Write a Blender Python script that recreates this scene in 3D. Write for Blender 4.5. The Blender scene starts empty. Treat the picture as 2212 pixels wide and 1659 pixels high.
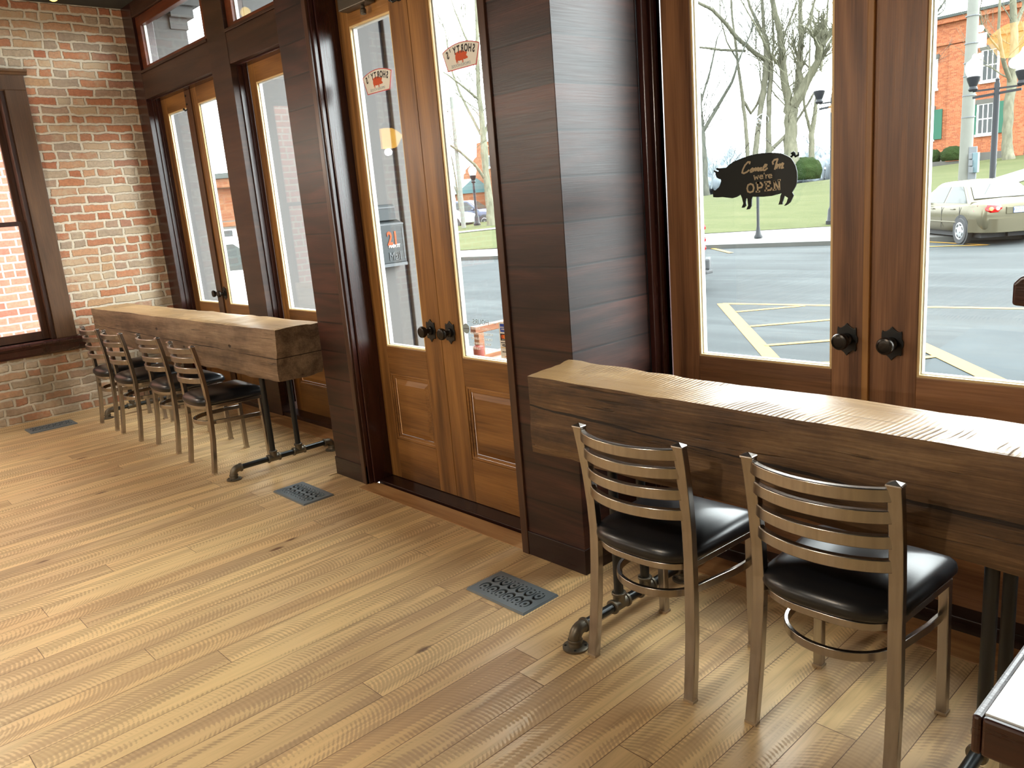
import bpy, bmesh, math, random
from mathutils import Vector, Matrix, noise as mnoise
rnd = random.Random(7)
S = bpy.context.scene
COL = S.collection
PI = math.pi

# ------------------------------------------------------------------ camera
CAM_H, FOC = 1.59, 1726.5
YAW, PITCH, ROLL = -0.83783852, 0.226887939, -0.0836352333
_f = Vector((math.sin(YAW) * math.cos(PITCH), math.cos(YAW) * math.cos(PITCH), -math.sin(PITCH)))
_r = _f.cross(Vector((0, 0, 1))).normalized()
_u = _r.cross(_f)
_c, _s = math.cos(ROLL), math.sin(ROLL)
CR, CU = _c * _r + _s * _u, -_s * _r + _c * _u
cam_data = bpy.data.cameras.new('camera')
cam_data.sensor_width = 36.0
cam_data.lens = FOC * 36.0 / 2212.0
cam_data.clip_start = 0.02
cam_data.clip_end = 600
cam = bpy.data.objects.new('camera', cam_data)
COL.objects.link(cam)
B = -_f
cam.matrix_world = Matrix(((CR.x, CU.x, B.x, 0), (CR.y, CU.y, B.y, 0), (CR.z, CU.z, B.z, CAM_H), (0, 0, 0, 1)))
S.camera = cam


def at(u, v, D):
    """point of the place that the photograph shows at pixel (u, v), D metres in front of the lens"""
    d = CR * ((u - 1106) / FOC) - CU * ((v - 829.5) / FOC) + _f
    return Vector((0, 0, CAM_H)) + d * D


# ------------------------------------------------------------------ daylight and exposure
# overcast sky, brighter where the sun stands behind the cloud over the street
SKY_BASE, SKY_GLOW, SUN_DIR = 9.0, 12.0, Vector((.42, .80, .42)).normalized()
world = bpy.data.worlds.new('overcast_sky')
S.world = world
world.use_nodes = True
_wt = world.node_tree
_bg = _wt.nodes['Background']
_tc = _wt.nodes.new('ShaderNodeTexCoord')
_dt = _wt.nodes.new('ShaderNodeVectorMath')
_dt.operation = 'DOT_PRODUCT'
_dt.inputs[1].default_value = SUN_DIR
_wt.links.new(_tc.outputs['Generated'], _dt.inputs[0])
_mr = _wt.nodes.new('ShaderNodeMapRange')
_mr.interpolation_type = 'SMOOTHSTEP'
_mr.inputs[1].default_value, _mr.inputs[2].default_value = .1, 1.0
_mr.inputs[3].default_value, _mr.inputs[4].default_value = SKY_BASE, SKY_BASE + SKY_GLOW
_wt.links.new(_dt.outputs['Value'], _mr.inputs[0])
_wt.links.new(_mr.outputs[0], _bg.inputs[1])
_bg.inputs[0].default_value = (0.93, 0.985, 1.0, 1)
S.view_settings.view_transform = 'Standard'
S.view_settings.look = 'None'
S.view_settings.gamma = 1.0
S.view_settings.use_curve_mapping = False
S.view_settings.exposure = 0.0
S.cycles.use_denoising = True
S.cycles.max_bounces = 10
S.cycles.diffuse_bounces = 5
S.cycles.transparent_max_bounces = 16
S.cycles.sample_clamp_indirect = 8.0

# ------------------------------------------------------------------ mesh helpers
ORG = {}


class MB:
    def __init__(self):
        self.v, self.f = [], []

    def add(self, vs, fs):
        o = len(self.v)
        self.v += [Vector(p) for p in vs]
        self.f += [[i + o for i in f] for f in fs]
        return self

    def box(self, x0, x1, y0, y1, z0, z1):
        return self.add([(x0, y0, z0), (x1, y0, z0), (x1, y1, z0), (x0, y1, z0), (x0, y0, z1), (x1, y0, z1), (x1, y1, z1), (x0, y1, z1)],
                        [(0, 3, 2, 1), (4, 5, 6, 7), (0, 1, 5, 4), (1, 2, 6, 5), (2, 3, 7, 6), (3, 0, 4, 7)])

    def prism(self, poly, axis, a, b):
        n = len(poly)

        def P(p, t):
            return {'x': (t, p[0], p[1]), 'y': (p[0], t, p[1]), 'z': (p[0], p[1], t)}[axis]
        vs = [P(p, a) for p in poly] + [P(p, b) for p in poly]
        fs = [list(range(n))[::-1], list(range(n, 2 * n))] + [(i, (i + 1) % n, n + (i + 1) % n, n + i) for i in range(n)]
        return self.add(vs, fs)

    def sweep(self, pts, sec, cap=True, closed=False, up=None, scales=None):
        """sec: list of (a, b) offsets in the frame across the path"""
        pts = [Vector(p) for p in pts]
        n, k = len(pts), len(sec)
        vs = []
        prev = None
        for i, p in enumerate(pts):
            if closed:
                t = pts[(i + 1) % n] - pts[i - 1]
            else:
                t = pts[min(i + 1, n - 1)] - pts[max(i - 1, 0)]
            t.normalize()
            if up is not None:
                a = t.cross(Vector(up))
                a = a.normalized() if a.length > 1e-5 else Vector((1, 0, 0))
            elif prev is None:
                h = Vector((0, 0, 1)) if abs(t.z) < .9 else Vector((1, 0, 0))
                a = t.cross(h).normalized()
            else:
                a = (prev - t * prev.dot(t)).normalized()
            prev = a
            b = a.cross(t)
            s = scales[i] if scales else 1
            vs += [p + a * (q[0] * s) + b * (q[1] * s) for q in sec]
        fs = []
        for i in range(n if closed else n - 1):
            j = (i + 1) % n
            for m in range(k):
                m2 = (m + 1) % k
                fs.append((i * k + m, i * k + m2, j * k + m2, j * k + m))
        if cap and not closed:
            fs += [list(range(k))[::-1], [(n - 1) * k + m for m in range(k)]]
        return self.add(vs, fs)

    def tube(self, pts, r, n=10, cap=True, closed=False):
        sc = None
        if isinstance(r, (list, tuple)):
            sc, r0 = r, 1.0
        else:
            r0 = r
        return self.sweep(pts, [(r0 * math.cos(2 * PI * i / n), r0 * math.sin(2 * PI * i / n)) for i in range(n)], cap, closed, None, sc)

    def bar(self, pts, w, h, up=(0, 0, 1), closed=False):
        return self.sweep(pts, [(-w / 2, -h / 2), (w / 2, -h / 2), (w / 2, h / 2), (-w / 2, h / 2)], True, closed, up)

    def lathe(self, prof, c=(0, 0, 0), axis='z', n=20):
        """prof: (radius, height) pairs"""
        c = Vector(c)
        vs = []
        for r, h in prof:
            for i in range(n):
                a = 2 * PI * i / n
                q = {'z': (r * math.cos(a), r * math.sin(a), h), 'y': (r * math.cos(a), h, r * math.sin(a)), 'x': (h, r * math.cos(a), r * math.sin(a))}[axis]
                vs.append(c + Vector(q))
        k = len(prof)
        fs = [(i * n + m, i * n + (m + 1) % n, (i + 1) * n + (m + 1) % n, (i + 1) * n + m) for i in range(k - 1) for m in range(n)]
        fs += [list(range(n))[::-1], [(k - 1) * n + m for m in range(n)]]
        return self.add(vs, fs)

    def ball(self, c, r, n=12, m=8, sz=1.0):
        return self.lathe([(r * max(1e-4, math.sin(PI * i / m)), -r * sz * math.cos(PI * i / m)) for i in range(m + 1)], c, 'z', n)

    def build(self, name, mat, parent=None, smooth=None, bevel=0, seg=2, local=False):
        off = Vector((0, 0, 0))
        if parent is not None and not local:
            off = ORG.get(parent.name, Vector((0, 0, 0)))
        me = bpy.data.meshes.new(name)
        me.from_pydata([p - off for p in self.v], [], self.f)
        me.validate()
        bm = bmesh.new()
        bm.from_mesh(me)
        bmesh.ops.recalc_face_normals(bm, faces=bm.faces)
        bm.to_mesh(me)
        bm.free()
        if mat is not None:
            me.materials.append(mat)
        if smooth:
            me.polygons.foreach_set('use_smooth', [True] * len(me.polygons))
            me.set_sharp_from_angle(angle=math.radians(smooth))
        o = bpy.data.objects.new(name, me)
        COL.objects.link(o)
        if parent is not None:
            o.parent = parent
            ORG[o.name] = off
        if bevel:
            b = o.modifiers.new('bevel', 'BEVEL')
            b.width, b.segments, b.limit_method = bevel, seg, 'ANGLE'
            b.angle_limit = math.radians(40)
        return o


def tag(o, label=None, cat=None, group=None, kind=None):
    if label:
        o['label'] = label
    if cat:
        o['category'] = cat
    if group:
        o['group'] = group
    if kind:
        o['kind'] = kind
    return o


def thing(name, loc, label, cat, group=None, rz=0, kind=None):
    o = bpy.data.objects.new(name, None)
    o.empty_display_size = .1
    COL.objects.link(o)
    o.location = loc
    o.rotation_euler = (0, 0, rz)
    ORG[o.name] = Vector(loc)
    return tag(o, label, cat, group, kind)


def copy_tree(o, parent=None):
    c = o.copy()
    COL.objects.link(c)
    if parent is not None:
        c.parent = parent
    for ch in list(o.children):
        copy_tree(ch, c)
    return c


def struct(name, mb, mat, label=None, **k):
    o = mb.build(name, mat, None, **k)
    tag(o, label, None, None, 'structure')
    return o


def text_mesh(mb, txt, size, M, mirror=False, space=1.0, bold=0.0, depth=.0006):
    cu = bpy.data.curves.new('lettering', 'FONT')
    cu.body, cu.size, cu.space_character, cu.offset = txt, size, space, bold
    cu.align_x, cu.align_y = 'CENTER', 'CENTER'
    cu.extrude = depth
    cu.resolution_u = 3
    ob = bpy.data.objects.new('lettering', cu)
    COL.objects.link(ob)
    dg = bpy.context.evaluated_depsgraph_get()
    me = bpy.data.meshes.new_from_object(ob.evaluated_get(dg))
    mb.add([M @ Vector((-p.co.x if mirror else p.co.x, p.co.y, p.co.z)) for p in me.vertices], [list(q.vertices) for q in me.polygons])
    bpy.data.objects.remove(ob)
    bpy.data.curves.remove(cu)
    bpy.data.meshes.remove(me)


def on_front(x, y, z, rot=0):
    """text plane standing in XZ, read from the room (looking along +Y)"""
    return Matrix.Translation((x, y, z)) @ Matrix.Rotation(PI / 2, 4, 'X') @ Matrix.Rotation(rot, 4, 'Z')


# ------------------------------------------------------------------ material helpers
class NT:
    def __init__(self, name):
        self.m = bpy.data.materials.new(name)
        self.m.use_nodes = True
        self.t = self.m.node_tree
        self.b = self.t.nodes['Principled BSDF']
        self.out = self.t.nodes['Material Output']

    def n(self, typ, **kw):
        d = self.t.nodes.new(typ)
        for k, v in kw.items():
            setattr(d, k, v)
        return d

    def put(self, sock, val):
        if isinstance(val, bpy.types.NodeSocket):
            self.t.links.new(val, sock)
        elif val is not None:
            if sock.type == 'RGBA' and not isinstance(val, (int, float)):
                val = tuple(val)[:3] + (1,)
            sock.default_value = val

    def math(self, op, a, b=None, c=None, clamp=False):
        d = self.n('ShaderNodeMath', operation=op, use_clamp=clamp)
        for i, v in enumerate((a, b, c)):
            if v is not None:
                self.put(d.inputs[i], v)
        return d.outputs[0]

    def mix(self, f, a, b, blend='MIX'):
        d = self.n('ShaderNodeMix', data_type='RGBA', blend_type=blend)
        self.put(d.inputs[0], f)
        self.put(d.inputs[6], a)
        self.put(d.inputs[7], b)
        return d.outputs[2]

    def ramp(self, f, stops, interp='LINEAR'):
        d = self.n('ShaderNodeValToRGB')
        cr = d.color_ramp
        cr.interpolation = interp
        def c4(c):
            return (c, c, c, 1) if isinstance(c, (int, float)) else tuple(c) + (1,)
        cr.elements[0].position, cr.elements[1].position = stops[0][0], stops[-1][0]
        cr.elements[0].color, cr.elements[1].color = c4(stops[0][1]), c4(stops[-1][1])
        for p, c in stops[1:-1]:
            cr.elements.new(p).color = c4(c)
        self.put(d.inputs[0], f)
        return d.outputs[0]

    def coords(self, kind='Object'):
        return self.n('ShaderNodeTexCoord').outputs[kind]

    def vmath(self, op, a, b):
        d = self.n('ShaderNodeVectorMath', operation=op)
        self.put(d.inputs[0], a)
        self.put(d.inputs[1], b)
        return d.outputs[0]

    def sep(self, v):
        d = self.n('ShaderNodeSeparateXYZ')
        self.put(d.inputs[0], v)
        return d.outputs[0], d.outputs[1], d.outputs[2]

    def comb(self, x, y, z):
        d = self.n('ShaderNodeCombineXYZ')
        for i, v in enumerate((x, y, z)):
            self.put(d.inputs[i], v)
        return d.outputs[0]

    def noise(self, vec, scale=5, detail=3, rough=.55, dist=0):
        d = self.n('ShaderNodeTexNoise')
        self.put(d.inputs['Vector'], vec)
        d.inputs['Scale'].default_value = scale
        d.inputs['Detail'].default_value = detail
        d.inputs['Roughness'].default_value = rough
        d.inputs['Distortion'].default_value = dist
        return d.outputs['Fac']

    def white(self, vec):
        d = self.n('ShaderNodeTexWhiteNoise', noise_dimensions='3D')
        self.put(d.inputs['Vector'], vec)
        return d.outputs['Value']

    def step(self, v, a, b):
        d = self.n('ShaderNodeMapRange', interpolation_type='SMOOTHSTEP')
        self.put(d.inputs[0], v)
        d.inputs[1].default_value, d.inputs[2].default_value = a, b
        return d.outputs[0]

    def bump(self, h, strength=.3, dist=.01):
        d = self.n('ShaderNodeBump')
        d.inputs['Strength'].default_value = strength
        d.inputs['Distance'].default_value = dist
        self.put(d.inputs['Height'], h)
        self.put(self.b.inputs['Normal'], d.outputs[0])

    def fin(self, col=None, rough=None, metal=None, spec=None, coat=None):
        for k, v in (('Base Color', col), ('Roughness', rough), ('Metallic', metal), ('Specular IOR Level', spec), ('Coat Weight', coat)):
            if v is not None:
                self.put(self.b.inputs[k], v)
        return self.m


def srgb(r, g, b):
    return tuple(((c / 255) / 12.92 if c / 255 <= .04045 else ((c / 255 + .055) / 1.055) ** 2.4) for c in (r, g, b))


def plain(name, col, rough=.5, metal=0, spec=.5, bump=None, var=0.0, vscale=8):
    t = NT(name)
    c = col
    if var:
        f = t.noise(t.coords(), vscale, 4)
        c = t.mix(f, tuple(x * (1 - var) for x in col), tuple(min(1, x * (1 + var)) for x in col))
    if bump:
        t.bump(t.noise(t.coords(), bump[0], 4), bump[1], bump[2])
    return t.fin(c, rough, metal, spec)


def wood(name, cols, axis, cross=9.0, along=.7, rough=.4, plank=None, fine=.35, bump=.12, spec=.5, seam=.35, var=.35):
    """cols dark to light; axis = grain direction in object space ('h' = horizontal on any upright face)"""
    t = NT(name)
    v = t.coords()
    x, y, z = t.sep(v)
    rid = t.n('ShaderNodeObjectInfo').outputs['Random']
    off = t.math('MULTIPLY', rid, 37.0)
    if axis == 'h':
        l, a, b = t.math('ADD', x, y), z, 0.0
    else:
        l, a, b = {'x': (x, y, z), 'y': (y, z, x), 'z': (z, x, y)}[axis]
    shade = None
    if plank:
        q = t.math('DIVIDE', t.math('ADD', a, plank * .37), plank)
        idx = t.math('FLOOR', q)
        fr = t.math('FRACT', q)
        r = t.white(t.comb(idx, off, 3.1))
        off = t.math('ADD', off, t.math('MULTIPLY', r, 53.0))
        edge = t.math('MINIMUM', fr, t.math('SUBTRACT', 1.0, fr))
        seamf = t.step(edge, .004 / plank * .6, .004 / plank * 1.5)
        shade = r
    p = t.comb(t.math('ADD', t.math('MULTIPLY', l, along), off), t.math('MULTIPLY', a, cross), t.math('MULTIPLY', b, cross * .5))
    n1 = t.noise(p, 1.0, 4, .6, .6)
    rings = t.math('SINE', t.math('MULTIPLY', t.noise(p, .45, 2, .4, .4), 60.0))
    p2 = t.comb(t.math('ADD', t.math('MULTIPLY', l, along * 6), off), t.math('MULTIPLY', a, cross * 22), t.math('MULTIPLY', b, cross * 16))
    n2 = t.noise(p2, 1.0, 3, .6)
    f = t.math('ADD', t.math('ADD', t.math('MULTIPLY', n1, .85), t.math('MULTIPLY', rings, .055)), t.math('MULTIPLY', t.math('SUBTRACT', n2, .5), fine))
    k = len(cols)
    col = t.ramp(f, [(.25 + .5 * i / (k - 1), c) for i, c in enumerate(cols)])
    if shade is not None:
        col = t.mix(1.0, col, t.ramp(shade, [(0, 1 - var), (1, 1 + var * .6)]), 'MULTIPLY')
        col = t.mix(seamf, tuple(c * seam for c in cols[0]), col)
    if bump:
        t.bump(n2 if shade is None else t.math('MULTIPLY', n2, seamf), bump, .004)
    rg = t.math('ADD', t.math('MULTIPLY', n2, .18), rough - .09)
    return t.fin(col, rg, 0, spec)


def brick(name, cols, mortar, bw=.215, bh=.076, joint=.012, smear=0.0, smearcol=None, axis='y', rough=.9, bump=.6, jit=.006, dirt=0.0, along=None):
    """running-bond masonry; axis = horizontal direction of the wall in object space"""
    t = NT(name)
    v = t.coords('Object')
    x, y, z = t.sep(v)
    h = {'x': x, 'y': y, 'h': t.math('ADD', x, y)}[axis]
    wv = t.comb(h, z, 0)
    wob = t.noise(wv, 9.0, 3, .6)
    wob2 = t.noise(t.vmath('ADD', wv, (7.3, 2.1, 0)), 7.0, 3, .6)
    zz = t.math('ADD', z, t.math('MULTIPLY', t.math('SUBTRACT', wob, .5), jit * 4))
    hh = t.math('ADD', h, t.math('MULTIPLY', t.math('SUBTRACT', wob2, .5), jit * 5))
    q = t.math('DIVIDE', zz, bh)
    row = t.math('FLOOR', q)
    fz = t.math('FRACT', q)
    rr = t.white(t.comb(row, 4.2, 1.7))
    sh = t.math('ADD', t.math('MULTIPLY', t.math('MODULO', row, 2.0), .5), t.math('MULTIPLY', rr, .3))
    u = t.math('ADD', t.math('DIVIDE', hh, bw), sh)
    cidx = t.math('FLOOR', u)
    fu = t.math('FRACT', u)
    # some bricks are headers: split in two halves
    split = t.math('GREATER_THAN', t.white(t.comb(cidx, row, 8.8)), .78)
    fu2 = t.math('FRACT', t.math('MULTIPLY', fu, 2.0))
    half = t.math('FLOOR', t.math('MULTIPLY', fu, 2.0))
    ex = t.math('MULTIPLY', t.math('MINIMUM', fu, t.math('SUBTRACT', 1.0, fu)), bw)
    ex2 = t.math('MULTIPLY', t.math('MINIMUM', fu2, t.math('SUBTRACT', 1.0, fu2)), bw * .5)
    exx = t.math('ADD', t.math('MULTIPLY', ex, t.math('SUBTRACT', 1.0, split)), t.math('MULTIPLY', ex2, split))
    ez = t.math('MULTIPLY', t.math('MINIMUM', fz, t.math('SUBTRACT', 1.0, fz)), bh)
    e = t.math('MINIMUM', exx, ez)
    e = t.math('ADD', e, t.math('MULTIPLY', t.math('SUBTRACT', t.noise(wv, 60, 3, .7), .5), jit * 1.2))
    m = t.step(e, joint * .35, joint * .75)
    rid = t.white(t.comb(cidx, row, t.math('MULTIPLY', half, split)))
    k = len(cols)
    bc = t.ramp(rid, [(i / k, c) for i, c in enumerate(cols)], 'CONSTANT')
    nn = t.noise(wv, 38, 5, .7)
    bc = t.mix(1.0, bc, t.ramp(nn, [(.25, .72), (.75, 1.2)]), 'MULTIPLY')
    sm = None
    if smear:
        rid2 = t.white(t.comb(row, cidx, 9.9))
        s = t.math('ADD', t.math('ADD', t.noise(wv, 2.2, 5, .75), t.math('MULTIPLY', t.math('SUBTRACT', rid2, .5), .38)), t.math('MULTIPLY', t.math('SUBTRACT', t.noise(wv, 26, 4, .7), .5), .45))
        sm = t.math('MULTIPLY', t.step(s, .56 - smear * .3, .92 - smear * .3), .85)
        bc = t.mix(sm, bc, smearcol)
    mc = t.mix(t.noise(wv, 22, 4), tuple(c * .72 for c in mortar), mortar)
    col = t.mix(m, mc, bc)
    if dirt:
        low = t.step(z, 1.0, .35)
        dn = t.step(t.noise(wv, 2.0, 4, .6), .35, .65)
        col = t.mix(t.math('MULTIPLY', t.math('MULTIPLY', low, dn), dirt), col, (.19, .155, .10))
    hgt = t.math('ADD', m, t.math('MULTIPLY', nn, .4))
    t.bump(hgt, bump, .012)
    return t.fin(col, rough, 0, .25)


def glass_mat(name, tint=(.97, .985, .98), f0=.04):
    """clear pane: the same mirror share from either side of the sheet"""
    t = NT(name)
    t.t.nodes.remove(t.b)
    tr = t.n('ShaderNodeBsdfTransparent')
    tr.inputs[0].default_value = tuple(tint) + (1,)
    gl = t.n('ShaderNodeBsdfGlossy')
    gl.inputs['Roughness'].default_value = .0
    ge = t.n('ShaderNodeNewGeometry')
    dt = t.n('ShaderNodeVectorMath', operation='DOT_PRODUCT')
    t.put(dt.inputs[0], ge.outputs['Incoming'])
    t.put(dt.inputs[1], ge.outputs['Normal'])
    k = t.math('SUBTRACT', 1.0, t.math('ABSOLUTE', dt.outputs['Value']))
    fr = t.math('ADD', f0, t.math('MULTIPLY', t.math('POWER', k, 5.0), 1 - f0), clamp=True)
    mx = t.n('ShaderNodeMixShader')
    t.put(mx.inputs[0], fr)
    t.t.links.new(tr.outputs[0], mx.inputs[1])
    t.t.links.new(gl.outputs[0], mx.inputs[2])
    t.t.links.new(mx.outputs[0], t.out.inputs[0])
    return t.m


def emit(name, col, strength):
    t = NT(name)
    t.b.inputs['Base Color'].default_value = tuple(col) + (1,)
    t.b.inputs['Emission Color'].default_value = tuple(col) + (1,)
    t.b.inputs['Emission Strength'].default_value = strength
    return t.m

# ------------------------------------------------------------------ materials
def floor_mat():
    t = NT('saw_marked_plank_floor')
    x, y, z = t.sep(t.coords('Object'))
    w, L = .125, 2.1
    q = t.math('DIVIDE', x, w)
    i = t.math('FLOOR', q)
    fx = t.math('FRACT', q)
    r1 = t.white(t.comb(i, 1.3, 2.2))
    yo = t.math('DIVIDE', t.math('ADD', y, t.math('MULTIPLY', r1, 9.0)), L)
    j = t.math('FLOOR', yo)
    fy = t.math('FRACT', yo)
    r2 = t.white(t.comb(i, j, 5.5))
    r3 = t.white(t.comb(j, i, 15.5))
    ro = t.math('MULTIPLY', r2, 40.0)
    base = t.ramp(r2, [(0, srgb(198, 166, 122)), (.25, srgb(208, 178, 132)), (.5, srgb(190, 162, 122)), (.75, srgb(214, 186, 138)), (1, srgb(198, 170, 126))])
    g = t.noise(t.comb(t.math('MULTIPLY', x, 34.0), t.math('ADD', t.math('MULTIPLY', y, 1.6), ro), 0), 1.0, 5, .65, .8)
    base = t.mix(1.0, base, t.ramp(g, [(.25, .72), (.5, 1.0), (.8, 1.13)]), 'MULTIPLY')
    # circular saw marks: arcs across each board
    dx = t.math('ADD', t.math('SUBTRACT', fx, .5), t.math('MULTIPLY', t.math('SUBTRACT', r3, .5), 1.1))
    arc = t.math('MULTIPLY', t.math('MULTIPLY', dx, dx), .075)
    ph = t.math('ADD', t.math('ADD', y, arc), t.math('MULTIPLY', t.noise(t.comb(t.math('MULTIPLY', x, 3.0), y, ro), 2.5, 2), .03))
    saw = t.math('SINE', t.math('MULTIPLY', ph, 2 * PI / .0165))
    fine = t.noise(t.comb(t.math('MULTIPLY', x, 90.0), t.math('MULTIPLY', y, 30.0), ro), 1, 2)
    mk = t.noise(t.comb(t.math('MULTIPLY', x, 13.0), t.math('ADD', t.math('MULTIPLY', y, 1.15), ro), 0), 1.0, 3, .55, .5)
    mk = t.math('ADD', mk, t.math('MULTIPLY', saw, .045))
    mask = t.step(mk, .46, .53)
    amp = t.math('MULTIPLY', t.step(mk, .42, .62), t.math('ADD', .35, t.math('MULTIPLY', t.noise(t.comb(t.math('MULTIPLY', x, 5.0), y, ro), 2.2, 2), .9)))
    tone = t.mix(mask, t.mix(1.0, base, (1.12, 1.08, .98), 'MULTIPLY'), t.mix(1.0, base, (.86, .80, .76), 'MULTIPLY'))
    sawk = t.math('MULTIPLY', t.math('ADD', t.math('MULTIPLY', saw, .5), .5), amp)
    col = t.mix(t.math('MULTIPLY', sawk, .42), tone, t.mix(1.0, base, (.62, .56, .50), 'MULTIPLY'))
    # knots
    vo = t.n('ShaderNodeTexVoronoi', feature='DISTANCE_TO_EDGE')
    vo = t.n('ShaderNodeTexVoronoi')
    t.put(vo.inputs['Vector'], t.comb(t.math('MULTIPLY', x, 6.5), t.math('MULTIPLY', y, 2.6), 0))
    vo.inputs['Scale'].default_value = .62
    kd = t.math('ADD', vo.outputs['Distance'], t.math('MULTIPLY', t.math('SUBTRACT', fine, .5), .06))
    kn = t.step(kd, .085, .03)
    col = t.mix(t.math('MULTIPLY', kn, .85), col, srgb(88, 50, 28))
    ex = t.math('MULTIPLY', t.math('MINIMUM', fx, t.math('SUBTRACT', 1.0, fx)), w)
    ey = t.math('MULTIPLY', t.math('MINIMUM', fy, t.math('SUBTRACT', 1.0, fy)), L)
    gap = t.step(t.math('MINIMUM', ex, ey), .0004, .0019)
    col = t.mix(gap, srgb(96, 66, 40), col)
    h = t.math('ADD', t.math('MULTIPLY', gap, 2.0), t.math('MULTIPLY', sawk, .55))
    t.bump(t.math('ADD', h, t.math('MULTIPLY', mask, -.4)), .22, .003)
    rg = t.math('ADD', t.math('MULTIPLY', mask, .10), t.math('ADD', .33, t.math('MULTIPLY', sawk, .12)))
    return t.fin(col, rg, 0, .42)


def beam_mat(name, crack, pal):
    """hand-sawn reclaimed timber, long axis x; crack(z = z0 + k*x) darkens a long check on the face"""
    t = NT(name)
    x, y, z = t.sep(t.coords('Object'))
    nx, ny, nz = t.sep(t.n('ShaderNodeNewGeometry').outputs['Normal'])
    p = t.comb(t.math('MULTIPLY', x, .8), t.math('MULTIPLY', y, 9.0), t.math('MULTIPLY', z, 11.0))
    n1 = t.noise(p, 1.0, 5, .62, .7)
    p2 = t.comb(t.math('MULTIPLY', x, 5.0), t.math('MULTIPLY', y, 120.0), t.math('MULTIPLY', z, 130.0))
    n2 = t.noise(p2, 1.0, 4, .65)
    blot = t.noise(t.comb(t.math('MULTIPLY', x, 3.0), t.math('MULTIPLY', y, 6.0), t.math('MULTIPLY', z, 5.0)), 1.0, 5, .7)
    f = t.math('ADD', t.math('ADD', t.math('MULTIPLY', n1, .50), t.math('MULTIPLY', n2, .30)), t.math('MULTIPLY', blot, .42))
    col = t.ramp(f, list(zip((.38, .52, .63, .80), pal)))
    # curved saw kerfs on the upper face
    kx = t.math('ADD', x, t.math('MULTIPLY', t.math('MULTIPLY', y, y), .55))
    kx = t.math('ADD', kx, t.math('MULTIPLY', t.noise(t.comb(x, y, 0), 1.5, 2), .05))
    kerf = t.math('SINE', t.math('MULTIPLY', kx, 2 * PI / .016))
    kerf2 = t.noise(t.comb(t.math('MULTIPLY', kx, 85.0), t.math('MULTIPLY', y, 3.0), 0), 1.0, 4, .7)
    zone = t.step(t.noise(t.comb(t.math('MULTIPLY', x, 1.6), t.math('MULTIPLY', y, 1.5), 0), 1.0, 3, .6), .38, .6)
    kk = t.math('MULTIPLY', t.math('ADD', t.math('MULTIPLY', kerf, .25), kerf2), zone)
    top = t.step(nz, .5, .8)
    tcol = t.ramp(t.math('ADD', t.math('MULTIPLY', n1, .5), t.math('MULTIPLY', kk, .3)), [(.2, srgb(150, 116, 74)), (.45, srgb(184, 150, 104)), (.7, srgb(146, 112, 74))])
    dark = t.step(kk, .54, .70)
    tcol = t.mix(t.math('MULTIPLY', dark, .85), tcol, srgb(96, 70, 46))
    col = t.mix(top, col, tcol)
    # checks
    z0, k, wd = crack
    wob = t.math('MULTIPLY', t.math('SUBTRACT', t.noise(t.comb(t.math('MULTIPLY', x, 3.0), 0, 0), 1.0, 4, .6), .5), .022)
    d = t.math('ABSOLUTE', t.math('SUBTRACT', t.math('ADD', z, wob), t.math('ADD', z0, t.math('MULTIPLY', x, k))))
    wx = t.math('MULTIPLY', t.step(t.noise(t.comb(t.math('MULTIPLY', x, 2.2), 3.0, 0), 1.0, 3, .6), .34, .62), wd)
    cr = t.math('MULTIPLY', t.math('LESS_THAN', d, wx), t.math('SUBTRACT', 1.0, top))
    hair = t.step(t.noise(t.comb(t.math('MULTIPLY', x, 1.6), t.math('MULTIPLY', y, 46.0), t.math('MULTIPLY', z, 48.0)), 1.0, 3, .6, .4), .655, .70)
    cr = t.math('MAXIMUM', cr, t.math('MULTIPLY', hair, .55))
    vo = t.n('ShaderNodeTexVoronoi')
    t.put(vo.inputs['Vector'], t.comb(t.math('MULTIPLY', x, 3.0), t.math('MULTIPLY', y, 6.0), t.math('MULTIPLY', z, 6.0)))
    vo.inputs['Scale'].default_value = 1.0
    hole = t.step(vo.outputs['Distance'], .075, .05)
    cr = t.math('MAXIMUM', cr, t.math('MULTIPLY', t.math('MULTIPLY', hole, .85), t.math('SUBTRACT', 1.0, top)))
    col = t.mix(cr, col, srgb(24, 14, 9))
    hgt = t.math('SUBTRACT', t.math('ADD', t.math('MULTIPLY', n2, .5), t.math('MULTIPLY', t.math('MULTIPLY', kk, top), .9)), t.math('MULTIPLY', cr, 2.5))
    t.bump(hgt, .55, .006)
    rg = t.math('ADD', t.math('MULTIPLY', top, -.22), t.math('ADD', .58, t.math('MULTIPLY', t.math('MULTIPLY', dark, top), .5)))
    return t.fin(col, rg, 0, .45)


def steel_mat():
    t = NT('clear_coated_brushed_steel')
    x, y, z = t.sep(t.coords())
    n = t.noise(t.comb(t.math('MULTIPLY', x, 90.0), t.math('MULTIPLY', y, 90.0), t.math('MULTIPLY', z, 4.0)), 1.0, 3, .5)
    col = t.mix(n, srgb(154, 146, 138), srgb(184, 176, 168))
    return t.fin(col, .27, 1.0)


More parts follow.
